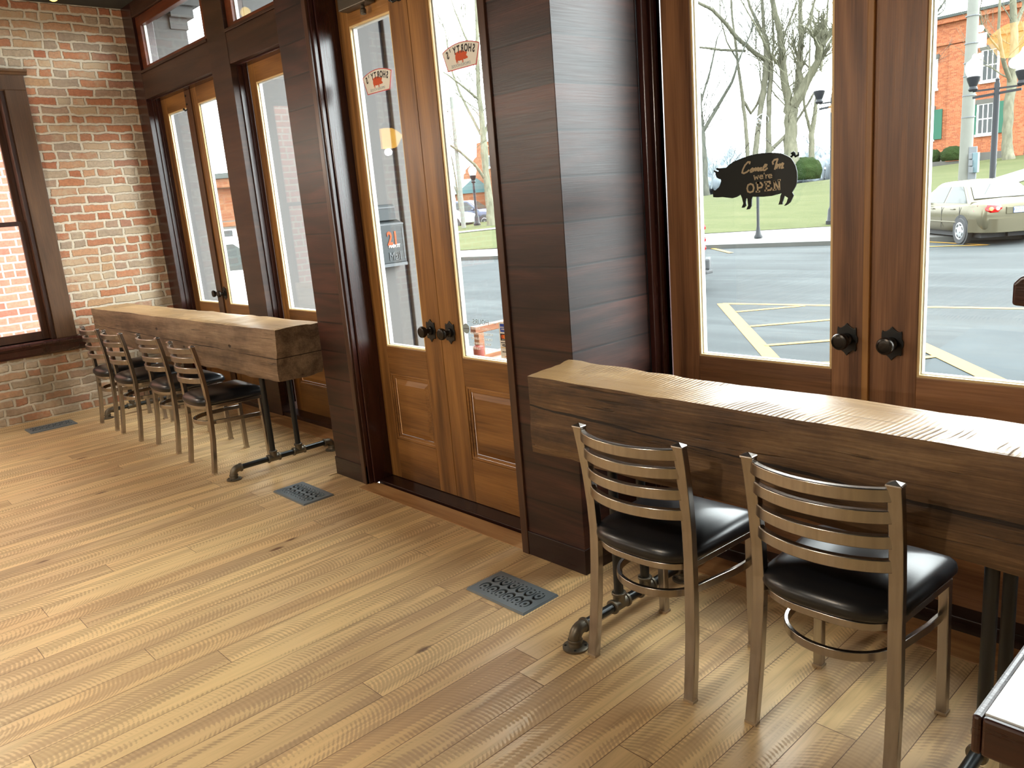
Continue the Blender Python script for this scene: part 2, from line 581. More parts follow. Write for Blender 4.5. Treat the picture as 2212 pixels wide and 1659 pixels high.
def asphalt_mat():
    t = NT('worn_asphalt')
    v = t.coords()
    x, y, z = t.sep(v)
    a = t.noise(v, .35, 5, .6)
    st = t.noise(t.comb(t.math('MULTIPLY', x, .12), t.math('MULTIPLY', y, 1.3), 0), 1.0, 5, .65, .8)
    f = t.math('ADD', t.math('MULTIPLY', a, .45), t.math('MULTIPLY', st, .55))
    col = t.ramp(f, [(.32, (.072, .084, .089)), (.5, (.105, .124, .13)), (.62, (.155, .18, .185)), (.8, (.21, .235, .24))])
    fl = t.step(t.noise(t.comb(t.math('MULTIPLY', x, 1.2), t.math('MULTIPLY', y, 3.5), 0), 1.6, 4, .7), .68, .74)
    col = t.mix(t.math('MULTIPLY', fl, .22), col, (.32, .35, .35))
    cr = t.step(t.math('ABSOLUTE', t.math('SUBTRACT', t.noise(t.comb(t.math('MULTIPLY', x, .25), y, 2.0), .5, 3, .5), .5)), .004, .0)
    col = t.mix(t.math('MULTIPLY', cr, .5), col, (.05, .055, .06))
    t.bump(t.noise(v, 90, 3), .3, .01)
    return t.fin(col, .92, 0, .15)


def lawn_mat():
    t = NT('winter_lawn')
    v = t.coords()
    x, y, z = t.sep(v)
    f = t.math('ADD', t.math('MULTIPLY', t.noise(t.comb(t.math('MULTIPLY', x, .25), t.math('MULTIPLY', y, .8), 0), 1.0, 5, .7), .6), t.math('MULTIPLY', t.noise(v, 9, 4, .7), .4))
    col = t.ramp(f, [(.34, (.125, .15, .052)), (.5, (.165, .19, .07)), (.66, (.225, .23, .105))])
    t.bump(t.noise(v, 40, 4), .5, .05)
    return t.fin(col, .95, 0, .1)


def bark_mat(name, a, b):
    t = NT(name)
    x, y, z = t.sep(t.coords())
    f = t.noise(t.comb(t.math('MULTIPLY', x, 6.0), t.math('MULTIPLY', y, 6.0), t.math('MULTIPLY', z, 1.2)), 1.0, 4, .65)
    t.bump(f, .5, .05)
    return t.fin(t.ramp(f, [(.3, a), (.7, b)]), .95, 0, .1)


M = {}
EXT = .285                                                   # darkens outdoor base colours to offset the raised sky: exposure put into colour
M['floor'] = floor_mat()
M['cornertrim'] = wood('brown_corner_trim', [srgb(52, 32, 22), srgb(76, 48, 33), srgb(98, 64, 44)], 'z', 12, .8, .35)
M['nosing'] = wood('floor_border_board', [srgb(146, 102, 60), srgb(184, 140, 92), srgb(208, 168, 116)], 'x', 12, 1.0, .4)
M['oak'] = wood('honey_oak', [srgb(94, 60, 28), srgb(134, 91, 46), srgb(162, 114, 60), srgb(180, 132, 74)], 'z', 8, .55, .38)
M['oakh'] = wood('honey_oak_level_grain', [srgb(94, 60, 28), srgb(134, 91, 46), srgb(162, 114, 60), srgb(180, 132, 74)], 'x', 8, .55, .38)
M['oak2'] = wood('brown_oak', [srgb(92, 60, 40), srgb(130, 90, 60), srgb(160, 114, 77), srgb(176, 130, 92)], 'z', 8, .55, .4)
M['oak2h'] = wood('brown_oak_level_grain', [srgb(92, 60, 40), srgb(130, 90, 60), srgb(160, 114, 77), srgb(176, 130, 92)], 'x', 8, .55, .4)
M['paleoak'] = wood('pale_oak_strip', [srgb(142, 98, 52), srgb(172, 124, 70), srgb(190, 142, 86)], 'z', 9, .6, .4)
M['walnutdoor'] = wood('dark_oak_strip', [srgb(62, 38, 22), srgb(88, 56, 34), srgb(110, 72, 44)], 'z', 9, .6, .4)
M['pilaster'] = wood('stained_pilaster_planks', [srgb(34, 18, 14), srgb(54, 30, 23), srgb(76, 43, 33), srgb(92, 54, 42)], 'h', 8, 1.0, .42, plank=.172, seam=.55, var=.3, spec=.45, bump=.06)
M['dark'] = wood('espresso_trim', [srgb(44, 20, 18), srgb(58, 28, 24), srgb(72, 36, 30)], 'z', 12, .8, .24, spec=.6, bump=.05)
M['darkh'] = wood('espresso_rail', [srgb(46, 28, 21), srgb(66, 42, 30), srgb(84, 56, 40)], 'h', 9, .8, .42, bump=.08)
M['plinth'] = wood('espresso_plinth', [srgb(30, 14, 12), srgb(42, 21, 17), srgb(52, 27, 22)], 'h', 12, .8, .3)
M['brick'] = brick('old_inner_brick', [srgb(184, 128, 98), srgb(192, 146, 114), srgb(176, 130, 108), srgb(198, 154, 120), srgb(178, 150, 128), srgb(196, 138, 104), srgb(172, 152, 132), srgb(190, 130, 96), srgb(194, 174, 150), srgb(180, 118, 88), srgb(184, 164, 140), srgb(194, 156, 120)],
                   srgb(232, 220, 198), .235, .0775, .019, .38, srgb(200, 180, 150), 'y', .92, .8, .010, dirt=.75)
M['outbrick'] = brick('neighbour_red_brick', [srgb(220, 146, 126), srgb(212, 134, 116), srgb(228, 160, 138), srgb(216, 150, 130), srgb(224, 152, 132)], srgb(240, 230, 214), .215, .078, .017, 0, None, 'y', .9, .5, .004)
M['courtbrick'] = brick('courthouse_brick', [srgb(150, 86, 56), srgb(158, 94, 63), srgb(142, 80, 54), srgb(164, 102, 70)], srgb(164, 120, 95), .25, .085, .012, 0, None, 'h', .9, .3, .003)
M['churchbrick'] = brick('church_brick', [srgb(206, 134, 92), srgb(214, 146, 104), srgb(198, 124, 86)], srgb(214, 160, 124), .3, .1, .012, 0, None, 'h', .9, .3, .003)
M['ceiling'] = plain('dark_ceiling', srgb(58, 60, 56), .8, bump=(6, .2, .02))
M['plaster'] = plain('warm_plaster', srgb(168, 150, 124), .9, var=.08)
M['glass'] = glass_mat('window_glass')
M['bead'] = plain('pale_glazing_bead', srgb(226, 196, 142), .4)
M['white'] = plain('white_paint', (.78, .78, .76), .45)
M['iron'] = plain('black_iron', (.010, .011, .011), .42, 0, .5)
M['knob'] = plain('dark_bronze_knob', srgb(52, 48, 44), .28, .7)
M['steel'] = steel_mat()
M['vinyl'] = plain('black_vinyl', (.008, .009, .011), .30, 0, .55, bump=(160, .06, .002))
M['glide'] = plain('pale_plastic_glide', srgb(168, 146, 116), .6)
M['pipe'] = plain('black_steel_pipe', srgb(66, 68, 68), .30, .85, var=.25, vscale=12)
M['cast'] = plain('malleable_iron_fitting', srgb(112, 104, 90), .42, .75, var=.3, vscale=25)
M['vent'] = plain('blue_grey_iron_grille', srgb(112, 122, 128), .36, .3)
M['hole'] = plain('duct_darkness', (.004, .004, .004), .9)
M['beam_a'] = beam_mat('reclaimed_oak_beam', (-.004, -.046, .006), [srgb(38, 25, 15), srgb(64, 45, 28), srgb(94, 69, 44), srgb(140, 110, 74)])
M['beam_b'] = beam_mat('reclaimed_oak_beam_far', (-.012, -.006, .003), [srgb(58, 44, 33), srgb(96, 77, 59), srgb(128, 106, 84), srgb(166, 142, 114)])
M['asphalt'] = asphalt_mat()
M['patch'] = plain('fresh_asphalt_patch', (.10, .125, .135), .9, 0, .15, var=.4, vscale=1.2)
M['lawn'] = lawn_mat()
M['concrete'] = plain('pale_concrete', (.37, .36, .34), .9, var=.12, vscale=1.5)
M['kerb'] = plain('kerb_concrete', (.17, .175, .16), .9, var=.2, vscale=2)
M['yellow'] = plain('yellow_road_paint', srgb(236, 172, 26), .8, var=.12, vscale=5)
M['lavender'] = plain('grey_blue_siding', srgb(160, 157, 154), .7, var=.06, vscale=2)
M['lavdark'] = plain('siding_joint_shadow_gap', srgb(70, 74, 88), .8)
M['signblack'] = plain('black_sign_board', srgb(22, 28, 27), .6)
M['signcream'] = plain('cream_lettering', srgb(196, 178, 146), .6)
M['chain'] = plain('dark_chain', srgb(90, 88, 80), .4, .8)
M['cup'] = glass_mat('clear_suction_cup', (.90, .93, .94), .30)
M['decalwhite'] = plain('white_vinyl_decal', srgb(236, 232, 220), .6)
M['decalred'] = plain('red_vinyl', srgb(206, 92, 92), .6)
M['decalblack'] = plain('black_vinyl_print', (.03, .025, .025), .6)
M['decalgrey'] = plain('grey_vinyl_print', srgb(150, 165, 170), .6)
M['decalorange'] = plain('orange_red_vinyl', srgb(206, 76, 14), .6)
M['blue'] = plain('blue_print', srgb(36, 70, 170), .6)
M['orange'] = plain('orange_print', srgb(236, 130, 40), .6)
M['gold'] = plain('gold_print', srgb(214, 176, 100), .6)
M['mailbox'] = plain('dark_grey_mailbox', srgb(70, 80, 84), .5, .1)
M['numorange'] = plain('salmon_numerals', srgb(176, 84, 52), .7, 0, .2)
M['benchwood'] = wood('orange_bench_wood', [srgb(176, 96, 56), srgb(214, 140, 90), srgb(230, 164, 112)], 'y', 9, .8, .5)
M['benchred'] = plain('red_bench_post', srgb(200, 84, 66), .5, var=.1)
M['bark'] = bark_mat('grey_green_bark', (.06, .06, .043), (.125, .12, .09))
M['bark2'] = bark_mat('dark_bark', (.045, .05, .042), (.09, .09, .075))
M['bark3'] = bark_mat('pale_bark', (.075, .075, .053), (.145, .14, .10))
M['hedge'] = plain('clipped_hedge', (.06, .11, .03), .95, 0, .1, bump=(14, 1, .1), var=.4, vscale=5)
M['haze'] = plain('hazed_distant_woods', (.17, .195, .215), 1, 0, 0, var=.35, vscale=.5)  # pale blue-grey: distance haze put into the colour of the woods
M['lampblack'] = plain('black_lamp_post', (.006, .008, .011), .5, 0, .3)
M['globe'] = plain('white_lamp_globe', (.82, .82, .80), .4)
M['utilwood'] = plain('pale_utility_pole', (.40, .41, .36), .9, var=.15, vscale=3)
M['utilgrey'] = plain('grey_utility_box', (.30, .33, .36), .5)
M['utilblue'] = plain('pale_blue_utility_box', (.26, .42, .48), .5)
M['stone'] = plain('foundation_stone', (.30, .29, .26), .9, var=.15, vscale=2)
M['roofgrey'] = plain('grey_roof_edge', (.16, .19, .18), .8)
M['roofteal'] = plain('teal_metal_roof', (.20, .42, .45), .5)
M['shutter'] = plain('green_shutter', srgb(62, 150, 120), .7)
M['winglass'] = plain('dark_window_glass', (.028, .034, .036), .15, 0, .35)
M['carpaint'] = plain('champagne_car_paint', srgb(186, 178, 146), .22, .55)
M['carblue'] = plain('slate_blue_car_paint', srgb(104, 116, 146), .3, .3)
M['carwhite'] = plain('white_car_paint', (.72, .74, .75), .25)
M['cargrey'] = plain('silver_grey_car_paint', srgb(150, 160, 164), .28, .5)
M['carglass'] = plain('car_glass', (.012, .02, .019), .03, 0, .4)
M['rubber'] = plain('tyre_rubber', (.035, .037, .04), .8)
M['wheel'] = plain('alloy_wheel', (.55, .57, .6), .3, .8)
M['under'] = plain('dark_underbody', (.03, .032, .034), .8)
M['tailred'] = plain('red_tail_lens', srgb(186, 10, 14), .15)
M['tailclear'] = plain('clear_tail_lens', srgb(240, 200, 180), .15)
M['amber'] = plain('amber_lens', srgb(246, 196, 90), .2)
M['plate'] = plain('licence_plate', srgb(208, 222, 236), .5)
M['plateblue'] = plain('licence_plate_ink', srgb(38, 62, 104), .5)
M['shade'] = emit('amber_glass_shade', (1.0, .52, .08), 2.2)
M['bulb'] = emit('warm_bulb', (1.0, .66, .12), 4.0)
M['brass'] = plain('aged_brass', srgb(130, 100, 50), .35, .9)
M['marble'] = plain('white_marble_top', srgb(226, 226, 222), .18, var=.08, vscale=9)
M['tabledge'] = wood('dark_table_edge', [srgb(36, 16, 12), srgb(54, 26, 18), srgb(70, 36, 24)], 'x', 12, .8, .3)
M['bronze'] = plain('dark_bronze_closer', srgb(92, 84, 72), .4, .6)
M['smallwhite'] = plain('white_wall_fitting', (.7, .74, .72), .6)

for _k in ('asphalt', 'patch', 'lawn', 'concrete', 'kerb', 'yellow', 'lavender', 'lavdark', 'hedge', 'churchbrick', 'stone', 'roofgrey', 'roofteal', 'shutter', 'utilwood', 'utilgrey', 'utilblue', 'benchwood', 'benchred', 'carpaint', 'mailbox', 'cargrey', 'carblue'):
    _t = M[_k].node_tree
    _s = _t.nodes['Principled BSDF'].inputs['Base Color']
    _mx = _t.nodes.new('ShaderNodeMix')
    _mx.data_type, _mx.blend_type = 'RGBA', 'MULTIPLY'
    _mx.inputs[0].default_value = 1.0
    _k2 = EXT * {'lawn': 1.12, 'lavender': 1.0, 'asphalt': .92, 'patch': .95, 'carpaint': .8}.get(_k, 1.1)
    _mx.inputs[7].default_value = (_k2, _k2, _k2, 1)
    if _s.is_linked:
        _t.links.new(_s.links[0].from_socket, _mx.inputs[6])
    else:
        _mx.inputs[6].default_value = _s.default_value
    _t.links.new(_mx.outputs[2], _s)

# ================================================================== the room shell
CEIL = 3.563
XL, XR, YB = -8.1, 2.6, -7.0
YF_L, YF_R, YF_C = 2.88, 2.765, 2.42      # front faces of the bay frames

fb = MB().box(XL, XR, YB, 2.30, -.12, 0).box(XL, -4.33, 2.30, 2.72, -.12, 0).box(-2.17, XR, 2.30, 2.595, -.12, 0)
fb.box(-4.34, -3.99, 2.30, 2.37, -.12, 0)
struct('floor', fb, M['floor'], 'saw-marked tan plank floor running towards the doors')
struct('trim_1', MB().box(-3.99, -2.556, 2.30, 2.42, -.12, .002), M['nosing'], 'cross-laid border board in front of the central doors', bevel=.002)
struct('trim_2', MB().box(-8.1, -4.33, 2.722, 2.89, -.12, .002), M['nosing'], 'cross-laid border board under the far bay', bevel=.002)
struct('trim_3', MB().box(-2.17, XR, 2.597, 2.765, -.12, .002), M['nosing'], 'cross-laid border board under the near bay', bevel=.002)
struct('ceiling', MB().box(XL - .3, XR + .3, YB - .2, 3.1, CEIL, CEIL + .25), M['ceiling'], 'dark painted ceiling')
struct('wall_back', MB().box(XL - .3, XR + .3, YB - .2, YB, 0, CEIL), M['plaster'], 'warm plaster wall behind the camera')
struct('wall_right', MB().box(XR, XR + .3, YB, 3.1, -.1, CEIL), M['plaster'], 'warm plaster wall at the right end of the room')


def wall_with_holes(y0, y1, z0, z1, holes, x0, x1, mb):
    """slab in the YZ plane with rectangular openings (ya, yb, za, zb)"""
    ys = sorted({y0, y1} | {h[0] for h in holes} | {h[1] for h in holes})
    for a, b in zip(ys, ys[1:]):
        hs = sorted([(h[2], h[3]) for h in holes if h[0] <= a and h[1] >= b])
        z = z0
        for c, d in hs:
            if c > z:
                mb.box(x0, x1, a, b, z, c)
            z = d
        if z < z1:
            mb.box(x0, x1, a, b, z, z1)
    return mb


WINS = [(.80, 1.80, .70, 2.83), (-2.3, -1.3, .70, 2.83), (-5.2, -4.2, .70, 2.83)]
struct('wall_left', wall_with_holes(YB, 3.455, -.1, CEIL, WINS, XL - .3, XL, MB()), M['brick'], 'old exposed brick wall with whitewashed and bare bricks')

M['sash'] = wood('dark_brown_sash', [srgb(44, 24, 14), srgb(66, 38, 22), srgb(84, 50, 30)], 'z', 12, .8, .35)
M['casing'] = wood('worn_brown_casing', [srgb(70, 48, 30), srgb(98, 70, 46), srgb(122, 90, 58)], 'z', 9, .7, .45)


def sash_window(name, y0, y1, z0, z1, label):
    w = bpy.data.objects.new(name, None)
    COL.objects.link(w)
    w.location = (XL, (y0 + y1) / 2, z0)
    ORG[w.name] = Vector(w.location)
    tag(w, label, None, None, 'structure')
    mb = MB()                                          # flat casing with a moulded cap
    mb.box(XL, XL + .028, y1 + .005, y1 + .17, z0, z1 + .002).box(XL, XL + .028, y0 - .17, y0 - .005, z0, z1 + .002)
    mb.box(XL, XL + .030, y0 - .17, y1 + .17, z1 + .002, z1 + .125)
    mb.build('window_casing', M['casing'], w, bevel=.003)
    cap = MB()
    pr = [(XL, z1 + .125), (XL + .036, z1 + .125), (XL + .045, z1 + .142), (XL + .062, z1 + .150), (XL + .062, z1 + .168), (XL, z1 + .168)]
    cap.add([(p[0], y0 - .195, p[1]) for p in pr] + [(p[0], y1 + .195, p[1]) for p in pr],
            [list(range(6))[::-1], list(range(6, 12))] + [(i, (i + 1) % 6, 6 + (i + 1) % 6, 6 + i) for i in range(6)])
    cap.build('window_cap', M['casing'], w)
    st = MB()
    pr = [(XL - .10, z0), (XL - .10, z0 - .028), (XL + .03, z0 - .028), (XL + .03, z0 - .115), (XL + .042, z0 - .105), (XL + .048, z0 - .06), (XL + .075, z0 - .04), (XL + .10, z0 - .03), (XL + .105, z0 - .012), (XL + .10, z0)]
    pr[2] = (XL, z0 - .028)
    pr.insert(3, (XL, z0 - .125))
    pr[4] = (XL + .032, z0 - .125)
    k = len(pr)
    st.add([(p[0], y0 - .20, p[1]) for p in pr] + [(p[0], y1 + .235, p[1]) for p in pr],
           [list(range(k))[::-1], list(range(k, 2 * k))] + [(i, (i + 1) % k, k + (i + 1) % k, k + i) for i in range(k)])
    st.build('window_sill', M['dark'], w, bevel=.003)
    jb = MB().box(XL - .24, XL + .004, y1 - .03, y1 + .005, z0, z1).box(XL - .24, XL + .004, y0 - .005, y0 + .03, z0, z1).box(XL - .24, XL + .004, y0 + .03, y1 - .03, z1 - .03, z1 + .002)
    jb.build('window_jamb', M['sash'], w, bevel=.003)
    zm = (z0 + z1) / 2 - .035
    for nm, xa, za, zb, bot in (('lower_sash', XL - .075, z0 + .0, zm + .02, .075), ('upper_sash', XL - .115, zm - .02, z1 - .03, .04)):
        s = MB()
        a, b = y0 + .03, y1 - .03
        s.box(xa - .035, xa, a, a + .055, za, zb).box(xa - .035, xa, b - .055, b, za, zb)
        s.box(xa - .035, xa, a + .055, b - .055, za, za + bot).box(xa - .035, xa, a + .055, b - .055, zb - .04, zb)
        so = s.build(nm, M['sash'], w, bevel=.003)
        MB().box(xa - .020, xa - .014, a + .05, b - .05, za + .03, zb - .035).build('glass_pane', M['glass'], so)
    return w


sash_window('window_1', *WINS[0], 'tall dark-framed sash window in the brick wall, facing a red brick neighbour')
sash_window('window_2', *WINS[1], 'dark-framed sash window in the brick wall, second from the street front')
sash_window('window_3', *WINS[2], 'dark-framed sash window in the brick wall, farthest from the street front')

# ------------------------------------------------------------------ street front
def pilaster(name, x0, x1, yf, yb, label, z1=CEIL, trim=None):
    o = struct(name, MB().box(x0, x1, yf, yb, .0, z1), M['pilaster'], label, bevel=.003)
    if trim:
        xa, xb = (x0 - .008, x0 + .034) if trim < 0 else (x1 - .034, x1 + .004)
        MB().box(xa, xb, yf - .010, yf + .02, .0, z1).build('corner_trim', M['cornertrim'], o, bevel=.003)
    MB().box(x0 - .004, x1 + .004, yf - .006, yb, 0, .115).build('plinth', M['plinth'], o, bevel=.003)
    return o


pilaster('pilaster_1', -4.33, -3.99, 2.366, 2.602, 'dark plank pilaster between the far bay and the central doors', trim=1)
pilaster('pilaster_2', -2.548, -2.17, 2.29, 2.795, 'dark plank pilaster between the central doors and the near bay', trim=-1)
pilaster('pilaster_3', 1.86, 2.2, 2.29, 3.12, 'dark plank pilaster right of the near bay')
struct('wall_front_1', MB().box(2.2, 2.6, 2.29, 3.1, -.1, CEIL), M['plaster'], 'short front wall at the right end')

# headers and posts of the two bays and of the entrance
ZH, ZR = 2.745, 2.965


def bay(n0, x0, x1, yf, yd, px0, px1):
    """frame of a bay: corner boards, centre post, header, transom rail and head; yd = door plane"""
    hd = MB().box(x0, x1, yf, yd + .10, ZH, ZR)
    hd.box(x0, x1, yf, yd + .10, 3.44, CEIL)
    struct('header_%d' % n0, hd, M['darkh'], 'dark header board over the doors of bay %s' % ('far' if n0 == 1 else 'near'), bevel=.004)
    ledge = MB().box(x0 + .01, px0 - .002, yf - .012, yf + .08, ZR, ZR + .022).box(px1 + .002, x1 - .005, yf - .012, yf + .08, ZR, ZR + .022)
    struct('trim_%d' % (n0 + 3), ledge, M['darkh'], None, bevel=.003)
    struct('post_%d' % n0, MB().box(px0, px1, yf - .004, yd + .42, 0, CEIL - .001), M['darkh'], 'dark post between the two door pairs of the %s bay' % ('far' if n0 == 1 else 'near'), bevel=.003)
    # stepped stop mouldings beside and above each pair
    mo = MB()
    prs = ((x0, px0), (px1, x1))
    for a, b in prs:
        for s, xx in ((1, a), (-1, b)):
            for w, ya, yb2 in ((.012, yf + .045, yd - .0), (.026, yf + .085, yd - .0)):
                xa, xb = sorted((xx, xx + s * w))
                mo.box(xa, xb, ya, yb2, 0.12 if yf < 2.8 else .10, ZH - .0)
        mo.box(a + .026, b - .026, yf + .045, yd, ZH - .014, ZH)
    struct('trim_%d' % (n0 + 5), mo, M['dark'], None, bevel=.003)
    # sill
    struct('trim_%d' % (n0 + 7), MB().box(x0, px0, yf + .006, yd + .12, -.1, .035).box(px1, x1, yf + .006, yd + .12, -.1, .035), M['plinth'], None, bevel=.004)


# far bay: corner board against the brick, then the frame
struct('trim_20', MB().box(-8.1, -7.86, YF_L, 3.06, 0, CEIL), M['dark'], 'dark corner board against the brick wall', bevel=.003)
bay(1, -7.86, -4.33, YF_L, 3.0, -6.38, -6.05)
struct('trim_21', MB().box(-2.168, -2.142, 2.70 + .095, 3.05, 0, CEIL), M['dark'], 'dark jamb board beside the near doors', bevel=.003)
bay(2, -2.142, 1.86, YF_R + .03, 2.88, -.36, -.03)
# entrance frame
en = MB().box(-3.99, -3.962, 2.40, 2.60, 0, CEIL).box(-2.60, -2.548, 2.44, 2.60, 0, CEIL).box(-3.962, -2.60, 2.44, 2.60, 2.74, CEIL)
en.box(-3.99, -3.975, 2.372, 2.40, 0, CEIL)
struct('trim_22', en, M['dark'], 'dark frame of the central entrance', bevel=.004)
struct('trim_23', MB().box(-3.962, -2.60, 2.43, 2.62, -.1, .016), M['plinth'], 'dark threshold under the central doors', bevel=.004)


# transom lights
def transom(name, x0, x1, y, label):
    w = MB()
    z0, z1 = ZR + .0, 3.44
    w.box(x0, x0 + .10, y, y + .05, z0, z1).box(x1 - .10, x1, y, y + .05, z0, z1)
    w.box(x0 + .10, x1 - .10, y, y + .05, z0, z0 + .06).box(x0 + .10, x1 - .10, y, y + .05, z1 - .08, z1)
    o = struct(name, w, M['casing2'], label, bevel=.003)
    MB().box(x0 + .09, x1 - .09, y + .02, y + .026, z0 + .055, z1 - .075).build('glass_pane', M['glass'], o)
    bd = MB()
    for a, b in ((x0 + .10, x0 + .112), (x1 - .112, x1 - .10)):
        bd.box(a, b, y + .028, y + .05, z0 + .06, z1 - .08)
    bd.build('glazing_bead', M['white'], o)
    return o


M['casing2'] = wood('red_brown_transom_frame', [srgb(78, 36, 20), srgb(112, 56, 30), srgb(136, 74, 42)], 'h', 10, .8, .4)
transom('window_4', -7.86, -6.38, 2.905, 'transom light above the doors next to the brick wall')
transom('window_5', -6.05, -4.33, 2.905, 'transom light above the doors next to the far pilaster')
transom('window_6', -2.142, -.36, 2.82, 'transom light above the near doors')
transom('window_7', -.03, 1.86, 2.82, 'transom light at the right end of the near bay')

# ------------------------------------------------------------------ doors
DOORN = [0]


def escutcheon_knob(parent, cx, cz, y, ax=1):
    """knob on an ornate back plate; y = face of the leaf, room side is -y (local coordinates)"""
    out = [(0, .061), (.010, .050), (.020, .043), (.028, .041), (.034, .046), (.036, .036), (.036, .018), (.041, .006), (.041, -.008), (.036, -.020), (.036, -.036), (.033, -.045), (.026, -.041), (.018, -.045), (.009, -.052), (0, -.063)]
    poly = [(cx + p[0], cz + p[1]) for p in out] + [(cx - p[0], cz + p[1]) for p in out[-2:0:-1]]
    pl = MB().prism(poly, 'y', y - .006, y).build('escutcheon', M['iron'], parent, local=True, bevel=.002)
    kb = MB().lathe([(.024, .0), (.023, -.010), (.013, -.016), (.012, -.034), (.020, -.038), (.028, -.042), (.031, -.050), (.031, -.058), (.028, -.064), (.022, -.066), (.021, -.0645), (.012, -.0665), (.003, -.0665)], (cx, y - .006, cz), 'y', 24)
    return pl, kb.build('door_knob', M['knob'], parent, smooth=35, local=True)


def door_leaf(x0, y, w, label, knob=None, sl=.14, sr=.14, zg=(.845, 2.57), h=2.72, bolt=None, wood_m='oak', kz=.955):
    wh = wood_m + 'h'
    """x0 = left edge, y = room-side face"""
    DOORN[0] += 1
    d = bpy.data.objects.new('door_%d' % DOORN[0], None)
    COL.objects.link(d)
    d.location = (x0, y, .018)
    tag(d, label, None, None, 'structure')
    T = .045
    g0, g1 = zg[0] - .018, zg[1] - .018
    MB().box(0, sl, 0, T, 0, h).box(w - sr, w, 0, T, 0, h).build('stile', M[wood_m], d, local=True, bevel=.0025)
    p0, p1 = .245, .645                                     # raised panel opening
    MB().box(sl, w - sr, 0, T, 0, p0).box(sl, w - sr, 0, T, p1, g0).box(sl, w - sr, 0, T, g1, h).build('rail', M[wh], d, local=True, bevel=.0025)
    # panel: moulding ring and raised field
    a, b = sl, w - sr
    pm = MB()
    for (i, o, yy0, yy1) in ((0, .014, .004, .014), (.014, .030, .010, .020)):
        pm.box(a + i, a + o, yy0, yy1, p0 + i, p1 - i).box(b - o, b - i, yy0, yy1, p0 + i, p1 - i)
        pm.box(a + o, b - o, yy0, yy1, p0 + i, p0 + o).box(a + o, b - o, yy0, yy1, p1 - o, p1 - i)
    pm.build('panel_moulding', M[wh], d, local=True, bevel=.003)
    i, j = .030, .062
    f = MB().add([(a + i, .020, p0 + i), (b - i, .020, p0 + i), (b - i, .020, p1 - i), (a + i, .020, p1 - i),
                  (a + j, .008, p0 + j), (b - j, .008, p0 + j), (b - j, .008, p1 - j), (a + j, .008, p1 - j),
                  (a + i, .034, p0 + i), (b - i, .034, p0 + i), (b - i, .034, p1 - i), (a + i, .034, p1 - i)],
                 [(4, 5, 6, 7), (0, 1, 5, 4), (1, 2, 6, 5), (2, 3, 7, 6), (3, 0, 4, 7), (0, 8, 9, 1), (1, 9, 10, 2), (2, 10, 11, 3), (3, 11, 8, 0), (8, 11, 10, 9)])
    f.build('door_panel', M[wh], d, local=True)
    MB().box(a - .006, b + .006, .015, .021, g0 - .006, g1 + .006).build('glass_pane', M['glass'], d, local=True)
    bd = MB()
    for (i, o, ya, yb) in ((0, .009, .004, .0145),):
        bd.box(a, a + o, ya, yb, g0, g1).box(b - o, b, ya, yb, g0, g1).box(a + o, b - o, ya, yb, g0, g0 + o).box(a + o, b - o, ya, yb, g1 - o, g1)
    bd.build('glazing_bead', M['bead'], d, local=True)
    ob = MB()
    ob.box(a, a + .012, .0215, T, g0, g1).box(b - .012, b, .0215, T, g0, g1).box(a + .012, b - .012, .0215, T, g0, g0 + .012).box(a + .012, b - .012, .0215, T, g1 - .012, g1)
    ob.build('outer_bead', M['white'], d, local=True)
    if knob:
        kx = (w - sr / 2 - .004) if knob == 'r' else (sl / 2 + .004)
        escutcheon_knob(d, kx, kz, 0)
    if bolt:
        bx = w - .05 if bolt == 'r' else .05
        bm = MB().box(bx - .008, bx + .008, -.012, 0, h - .17, h).box(bx - .012, bx + .012, -.02, 0, h - .06, h - .045).box(bx - .012, bx + .012, -.02, 0, h - .13, h - .115)
        bm.tube([(bx, -.018, h - .165), (bx - .02, -.03, h - .172), (bx - .035, -.032, h - .16)], .006, 8)
        bm.ball((bx - .038, -.032, h - .158), .010, 10, 6)
        bm.build('surface_bolt', M['iron'], d, local=True)
    return d


# central entrance
dcl = door_leaf(-3.962 - .04, 2.53, .664, 'left leaf of the central oak entrance doors', 'r', .137, .15, (.822, 2.545), bolt='r', kz=.925)
dcr = door_leaf(-3.335, 2.53, .71, 'right leaf of the central oak entrance doors', 'l', .158, .135, (.812, 2.545), kz=.925)
# closer on the left leaf
cb = MB().box(-3.84, -3.59, 2.462, 2.525, 2.605, 2.668)
cb.lathe([(.016, 0), (.016, .022), (.011, .030), (.011, .045)][::1], (-3.66, 2.495, 2.56), 'z', 14)
cbo = MB()
cbo.v, cbo.f = [v - Vector(dcl.location) for v in cb.v], cb.f
cbo.build('door_closer', M['bronze'], dcl, local=True, bevel=.006, seg=3)
# far bay
door_leaf(-7.868 + .03, 3.0, .668, 'oak door leaf next to the brick wall, left of its pair', 'r', .12, .06, (.872, 2.60), bolt='r')
door_leaf(-7.17, 3.0, .79, 'oak door leaf right of its pair, beside the far bay post', 'l', .14, .14, (.872, 2.60))
ag = MB().box(-7.245, -7.135, 2.985, 3.004, .02, 2.73)
struct('trim_24', ag, M['walnutdoor'], 'dark meeting strip between the doors by the brick wall', bevel=.003)
door_leaf(-6.02, 3.0, .83, 'oak door leaf left of its pair, behind the far beam counter end', 'r', .095, .14, (.872, 2.60))
door_leaf(-5.185, 3.0, .83, 'oak door leaf against the far pilaster', 'l', .14, .14, (.872, 2.60))
